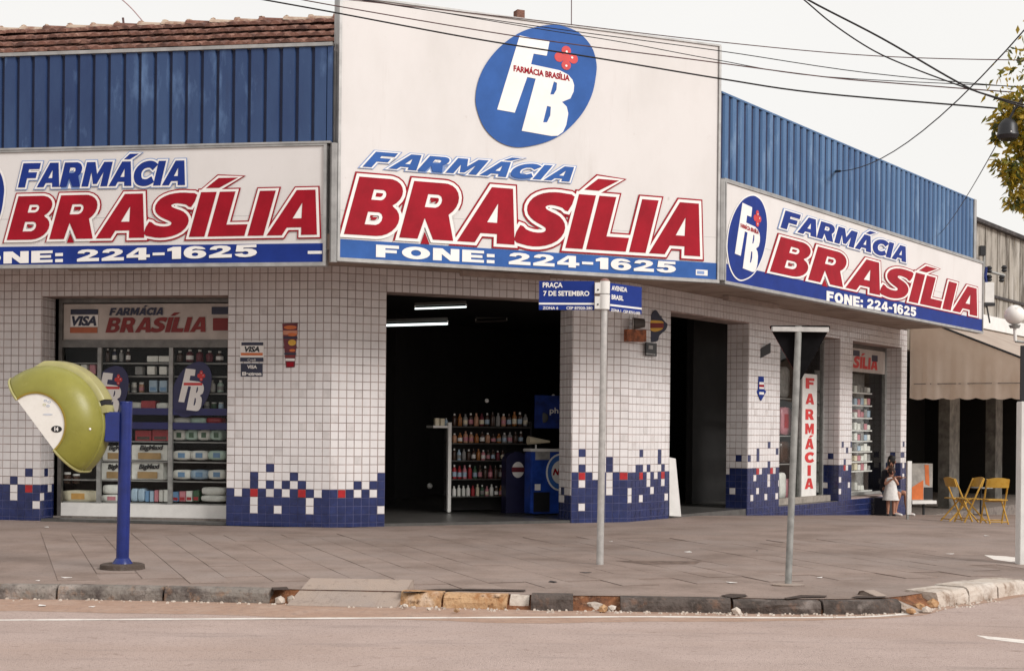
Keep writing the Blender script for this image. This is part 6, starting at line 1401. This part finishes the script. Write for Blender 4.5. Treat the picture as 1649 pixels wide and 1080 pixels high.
# ================================================================ STREET TREE (its crown reaches in at the upper right)
tr = thing('street_tree', 'leafy street tree with yellow-green foliage hanging in at the upper right edge', 'tree', (7.4, 14.6, 0))
trunk = MB().tube([(7.4, 14.6, -.1), (7.35, 14.6, 1.2), (7.2, 14.55, 2.6), (7.0, 14.5, 3.6), (6.8, 14.4, 4.6)], [.21, .17, .15, .13, .10], 12).build('trunk', M_bark, tr, smooth=True)
limbs = [[(7.0, 14.5, 3.6), (6.5, 14.2, 4.2), (6.0, 14.0, 4.35), (5.35, 13.9, 4.5), (4.95, 13.9, 4.62)], [(6.8, 14.4, 4.4), (6.2, 14.1, 5.0), (5.6, 14.0, 5.05), (5.1, 13.9, 4.95)], [(7.0, 14.5, 3.8), (6.4, 14.3, 3.95), (5.8, 14.1, 4.0), (5.2, 14.0, 3.85), (5.0, 13.95, 3.72)], [(6.8, 14.4, 4.6), (7.4, 14.8, 5.6), (7.8, 15, 6.4)], [(6.9, 14.5, 4.2), (7.9, 15.1, 5.0), (8.8, 15.6, 5.5)], [(6.8, 14.4, 4.6), (6.4, 14.9, 5.6), (6.2, 15.3, 6.3)]]
for L_ in limbs: MB().tube(L_, [.07-.05*i/(len(L_)-1) for i in range(len(L_))], 8).build('branch', M_bark, tr, smooth=True)
rnd = random.Random(11)
blobs = []
def blob(x, y, Y, r, n): blobs.append((at(x, y, Y), r*1.25, int(n*1.9)))
for x, y, Y, r, n in [(1640, 168, 13.9, .16, 150), (1622, 190, 13.9, .11, 100), (1648, 200, 14.0, .18, 200), (1612, 205, 13.9, .07, 45), (1655, 228, 14.1, .14, 140), (1606, 222, 13.9, .04, 25), (1625, 160, 13.95, .05, 30), (1612, 262, 13.9, .08, 60), (1628, 275, 13.9, .10, 90), (1650, 262, 14, .14, 130), (1648, 292, 14, .12, 110), (1640, 312, 13.9, .06, 40), (1627, 300, 13.9, .03, 14), (1627, 326, 13.9, .035, 20), (1648, 328, 14, .05, 40), (1619, 318, 13.9, .025, 10), (1690, 150, 14.2, .5, 500), (1720, 230, 14.4, .5, 500), (1700, 300, 14.3, .35, 350), (1720, 60, 14.6, .4, 300)]: blob(x, y, Y, r, n)
for _ in range(26): blobs.append((Vector((rnd.uniform(6.2, 9.2), rnd.uniform(13.6, 16.4), rnd.uniform(4.6, 7.4))), rnd.uniform(.45, .8), 320))
mb = MB()
for c, r, n in blobs:
    for _ in range(int(n*.62)):
        d = Vector((rnd.gauss(0, 1), rnd.gauss(0, 1), rnd.gauss(0, 1))).normalized()*r*rnd.random()**.45; p = c+d
        s = rnd.uniform(.026, .055); ax = Vector((rnd.uniform(-1, 1), rnd.uniform(-1, 1), rnd.uniform(-1.1, -.1))).normalized(); sd_ = ax.cross(Vector((rnd.uniform(-1, 1), rnd.uniform(-1, 1), rnd.uniform(-1, 1)))).normalized()
        mb.cur = rnd.choice([0, 0, 1, 1, 2, 3]); nrm = ax.cross(sd_)*s*.15
        mb.add([p, p+ax*s+sd_*s*.42+nrm, p+ax*s*2.1, p+ax*s-sd_*s*.42+nrm], [(0, 1, 2, 3)])
def leafm(name, c, t_=.35):
    m = mat(name, c, .5, .15, 12); n = m.node_tree; b = n.nodes['Principled BSDF']; tl = n.nodes.new('ShaderNodeBsdfTranslucent'); tl.inputs['Color'].default_value = (c[0]*1.5, c[1]*1.5, c[2], 1); x = n.nodes.new('ShaderNodeMixShader'); x.inputs[0].default_value = t_
    o_ = n.nodes['Material Output']; n.links.new(b.outputs[0], x.inputs[1]); n.links.new(tl.outputs[0], x.inputs[2]); n.links.new(x.outputs[0], o_.inputs['Surface']); return m
cr = mb.build('crown', [leafm('leaf_yellow', (.34, .24, .02)), leafm('leaf_olive', (.17, .16, .02)), leafm('leaf_dark', (.05, .065, .015)), leafm('leaf_gold', (.46, .31, .03))], tr, fixn=False); stuff(cr)
# dark street-lamp head hanging amid the leaves
t = thing('street_lamp_head', 'dark round fitting with small white spot hanging among the leaves at upper right', 'lamp', tuple(at(1622, 215, 13.7)))
c_ = at(1623, 212, 13.7)
MB().lathe([(.03, .12), (.055, .10), (.085, .06), (.09, .0), (.10, -.035), (.08, -.07), (.02, -.09)], c_, 16).build('housing', M_black, t, smooth=True)
MB().ball(c_+Vector((-.0, -.08, -.02)), .016).build('lamp_spot', M_white, t)
MB().tube([c_+Vector((0, 0, .09)), at(1634, 176, 13.7), at(1648, 160, 13.8), at(1700, 148, 14)], .012, 6).build('arm', M_black, t)

# ================================================================ PEOPLE BY THE FAR PIER
def skin(name, verts, edges, radii, m, parent, T_, sub=2, root=0):
    me = bpy.data.meshes.new(name); me.from_pydata([tuple(T_ @ Vector(v)) for v in verts], edges, [])
    o = bpy.data.objects.new(name, me); COL.objects.link(o)
    md = o.modifiers.new('s', 'SKIN'); sv = me.skin_vertices[0].data
    for i, r in enumerate(radii):
        r = r if isinstance(r, tuple) else (r, r); sv[i].radius = r; sv[i].use_root = (i == root)
    o.modifiers.new('d', 'SUBSURF').levels = sub
    dg = bpy.context.evaluated_depsgraph_get(); m2 = bpy.data.meshes.new_from_object(o.evaluated_get(dg)); bpy.data.objects.remove(o)
    m2.name = name; m2.materials.clear(); m2.materials.append(m); m2.polygons.foreach_set('use_smooth', [True]*len(m2.polygons))
    o = bpy.data.objects.new(name, m2); COL.objects.link(o); o.parent = parent; o.location = -wloc(parent); return o
def chain(n, start=0): return [(start+i, start+i+1) for i in range(n-1)]
def hand(parent, wrist, d, T_, s=1.0):
    wv = Vector(wrist); d = Vector(d).normalized(); sd_ = d.cross(Vector((0, 0, 1))); sd_ = (sd_.normalized() if sd_.length > .1 else Vector((1, 0, 0))); dn = Vector((0, 0, -1))
    V = [wv, wv+d*.04*s, wv+d*.075*s]; E = [(0, 1), (1, 2)]; Rr = [.022*s, (.034*s, .018*s), (.036*s, .016*s)]
    for k, (l, sp__) in enumerate(((.062, -.028), (.072, -.010), (.068, .010), (.052, .027))):
        b = len(V); V += [wv+d*.085*s+sd_*sp__*s, wv+d*(.085+l*.55)*s+sd_*sp__*1.1*s+dn*.006, wv+d*(.085+l*.9)*s+sd_*sp__*1.1*s+dn*.028*s]; E += [(2, b), (b, b+1), (b+1, b+2)]; Rr += [.0095*s, .0088*s, .0075*s]
    b = len(V); V += [wv+d*.045*s-sd_*.038*s, wv+d*.085*s-sd_*.058*s+dn*.01]; E += [(1, b), (b, b+1)]; Rr += [.011*s, .009*s]
    return V, E, Rr
def face(parent, c, fwd, r, T_, hairm, longhair):
    """head ornaments: nose, eyes, mouth, ears and hair around head centre c"""
    c = Vector(c); f = Vector(fwd).normalized(); s_ = f.cross(Vector((0, 0, 1))).normalized()
    P_ = lambda a, b, z: T_ @ (c+f*a*r+s_*b*r+Vector((0, 0, z*r)))
    for b in (-.36, .36):
        MB().ball(P_(.86, b, .05), r*.12, 8, 6).build('eye', M_black, parent, smooth=True); MB().ball(P_(0, b*2.75, -.05), r*.2, 8, 6, (.5, .8, 1.3)).build('ear', M_skin, parent, smooth=True)
    MB().tube([P_(.90, 0, .08), P_(1.12, 0, -.22), P_(.90, 0, -.30)], [r*.08, r*.14, r*.10], 8).build('nose', M_skin, parent, smooth=True)
    MB().tube([P_(.86, -.24, -.55), P_(.93, 0, -.57), P_(.86, .24, -.55)], [r*.05, r*.09, r*.05], 6).build('mouth', M_redd, parent, smooth=True)
    mb = MB(); n, m_ = 16, 10
    for i in range(m_+1):
        th = math.pi*i/m_
        for k in range(n):
            a = 2*math.pi*k/n; v = Vector((math.sin(th)*math.cos(a), math.sin(th)*math.sin(a), math.cos(th)))
            rr = 1.13
            if v.x > .25 and v.z < .42: rr = .86
            if longhair and v.z < -.2 and v.x < .25: v = Vector((v.x*1.05-.15, v.y*1.05, v.z*1.7))
            elif not longhair and v.z < -.35: rr = .86
            mb.v.append(tuple(P_(v.x*rr*1.02-.04, v.y*rr*.93, v.z*rr*1.15)))
    for i in range(m_):
        for k in range(n): mb.f.append((i*n+k, i*n+(k+1) % n, (i+1)*n+(k+1) % n, (i+1)*n+k)); mb.mi.append(0)
    mb.build('hair', hairm, parent, smooth=True)
zg = -.30
pu = Rw.P(1438, 800, .25)[0]
un = Rw.P(1417, 800, .12)[0]; q_ = Rw.W(un, 0, .12)
org = Rw.W(un, .12+D(q_.x, q_.y), .12); base_w = q_
print('woman', org, D(base_w.x, base_w.y), zs2)
TW = Matrix.Translation(org) @ Matrix.Rotation(math.atan2(Rw.n.y, Rw.n.x)-.05, 4, 'Z')   # +x looks to the street
pw = thing('person', 'dark-haired woman in dark jacket and denim shorts sitting against the far blue pier', 'person', tuple(org))
seat = MB().hexa([TW @ Vector(p) for p in [(-.02, -.26, 0), (.26, -.26, 0), (.26, .26, 0), (-.02, .26, 0), (-.02, -.26, .40), (.26, -.26, .40), (.26, .26, .40), (-.02, .26, .40)]]).build('low_stool', M_black, None, origin=tuple(org))
tag(seat, 'low dark seat under the woman beside the far blue pier', 'stool')
hv, he, hr = hand(pw, (.40, -.14, .86), (.8, .3, .25), TW); hv2, he2, hr2 = hand(pw, (.42, .12, .84), (.8, -.3, .25), TW)
V = [(.12, 0, .50), (.13, 0, .68), (.17, 0, .88), (.20, 0, 1.00), (.22, 0, 1.08), (.26, 0, 1.17), (.27, 0, 1.26),   # spine .. head 0-6
     (.20, .17, .98), (.22, .24, .76), (.42, .12, .84),        # left arm 7-9
     (.20, -.17, .98), (.22, -.24, .76), (.40, -.14, .86),      # right arm 10-12
     (.22, .11, .50), (.55, .15, .52), (.56, .15, .30), (.60, .15, .08), (.74, .15, .035),   # left leg 13-17
     (.22, -.11, .50), (.52, -.13, .52), (.44, -.13, .30), (.42, -.13, .08), (.56, -.13, .035)]  # right leg 18-22
E = [(0, 1), (1, 2), (2, 3), (3, 4), (4, 5), (5, 6), (3, 7), (7, 8), (8, 9), (3, 10), (10, 11), (11, 12), (0, 13), (13, 14), (14, 15), (15, 16), (16, 17), (0, 18), (18, 19), (19, 20), (20, 21), (21, 22)]
Rr = [(.15, .12), (.13, .10), (.15, .11), (.12, .08), .05, (.085, .075), (.08, .075), .055, .042, .026, .055, .042, .026, .09, .062, .052, .034, .03, .09, .062, .052, .034, .03]
b = len(V); V += [tuple(v) for v in hv[1:]]; E += [((12 if i == 0 else b+i-1), (12 if j == 0 else b+j-1)) for i, j in he]; Rr += hr[1:]
b = len(V); V += [tuple(v) for v in hv2[1:]]; E += [((9 if i == 0 else b+i-1), (9 if j == 0 else b+j-1)) for i, j in he2]; Rr += hr2[1:]
skin('body', V, E, Rr, M_skin, pw, TW)
skin('jacket', [(.12, 0, .48), (.13, 0, .68), (.17, 0, .88), (.20, 0, 1.01), (.20, .17, .985), (.22, .25, .76), (.38, .15, .83), (.20, -.17, .985), (.22, -.25, .76), (.36, -.17, .84)], [(0, 1), (1, 2), (2, 3), (3, 4), (4, 5), (5, 6), (3, 7), (7, 8), (8, 9)], [(.18, .145), (.16, .13), (.175, .135), (.13, .095), .075, .06, .045, .075, .06, .045], M_dcloth, pw, TW)
skin('denim_shorts', [(.12, 0, .47), (.22, .11, .50), (.50, .15, .52), (.22, -.11, .50), (.47, -.13, .52)], [(0, 1), (1, 2), (0, 3), (3, 4)], [(.17, .13), .11, .085, .11, .085], M_denim, pw, TW)
for y_s, x_s in ((.15, .60), (-.13, .42)):
    skin('shoe', [(x_s-.05, y_s, .045), (x_s+.06, y_s, .05), (x_s+.17, y_s, .032)], [(0, 1), (1, 2)], [.045, (.045, .04), (.035, .026)], M_wcloth, pw, TW)
face(pw, (.28, 0, 1.235), (.85, -.25, -.2), .092, TW, M_hair, True)
# child standing in front of her
oc_ = Rw.W(un-.24, .12+D(base_w.x, base_w.y), .46); TC = Matrix.Translation(oc_) @ Matrix.Rotation(math.atan2(Rw.n.y, Rw.n.x)-.9, 4, 'Z')
pcx = thing('person', 'small child in a white dress with arms folded up standing by the woman', 'person', tuple(oc_))
hv, he, hr = hand(pcx, (.13, .02, .86), (.3, -.6, .5), TC, .7); hv2, he2, hr2 = hand(pcx, (.14, -.02, .83), (.3, .6, .5), TC, .7)
V = [(0, 0, .50), (0, 0, .64), (0, 0, .78), (0, 0, .84), (.01, 0, .89), (.02, 0, .97), (.02, 0, 1.04), (0, .105, .82), (.05, .15, .70), (.13, .02, .86), (0, -.105, .82), (.05, -.15, .70), (.14, -.02, .83), (0, .06, .46), (.01, .065, .25), (0, .065, .05), (.09, .07, .025), (0, -.06, .46), (.01, -.065, .25), (0, -.065, .05), (.09, -.07, .025)]
E = [(0, 1), (1, 2), (2, 3), (3, 4), (4, 5), (5, 6), (3, 7), (7, 8), (8, 9), (3, 10), (10, 11), (11, 12), (0, 13), (13, 14), (14, 15), (15, 16), (0, 17), (17, 18), (18, 19), (19, 20)]
Rr = [(.095, .08), (.085, .07), (.09, .07), (.07, .05), .035, (.075, .07), (.07, .07), .035, .028, .02, .035, .028, .02, .055, .042, .026, .022, .055, .042, .026, .022]
b = len(V); V += [tuple(v) for v in hv[1:]]; E += [((9 if i == 0 else b+i-1), (9 if j == 0 else b+j-1)) for i, j in he]; Rr += hr[1:]
b = len(V); V += [tuple(v) for v in hv2[1:]]; E += [((12 if i == 0 else b+i-1), (12 if j == 0 else b+j-1)) for i, j in he2]; Rr += hr2[1:]
skin('body', V, E, Rr, M_skin, pcx, TC)
mb = MB(); n = 20; pr = [(.19, .36), (.175, .45), (.15, .55), (.125, .66), (.125, .74), (.13, .80), (.10, .85), (.055, .865)]
for r_, z_ in pr:
    for k in range(n): a = 2*math.pi*k/n; q_ = r_*(1+.06*math.sin(5*a)*(1 if z_ < .6 else 0)); mb.v.append(tuple(TC @ Vector((q_*math.cos(a)*.85, q_*math.sin(a), z_))))
for i in range(len(pr)-1):
    for k in range(n): mb.f.append((i*n+k, i*n+(k+1) % n, (i+1)*n+(k+1) % n, (i+1)*n+k)); mb.mi.append(0)
mb.build('white_dress', M_wcloth, pcx, smooth=True)
face(pcx, (.03, 0, 1.0), (1, 0, -.1), .083, TC, mat('brown_hair', (.05, .02, .012), .5), False)
for s_ in (-1, 1): skin('shoe', [(-.02, .065*s_, .03), (.05, .067*s_, .032), (.11, .07*s_, .024)], [(0, 1), (1, 2)], [.032, .032, .024], M_dcloth, pcx, TC)

# ---- housekeeping: report labels that are too long
for o in SC.objects:
    if o.get('label') and len(o['label'].split()) > 16: print('LONG', o.name, o['label'])
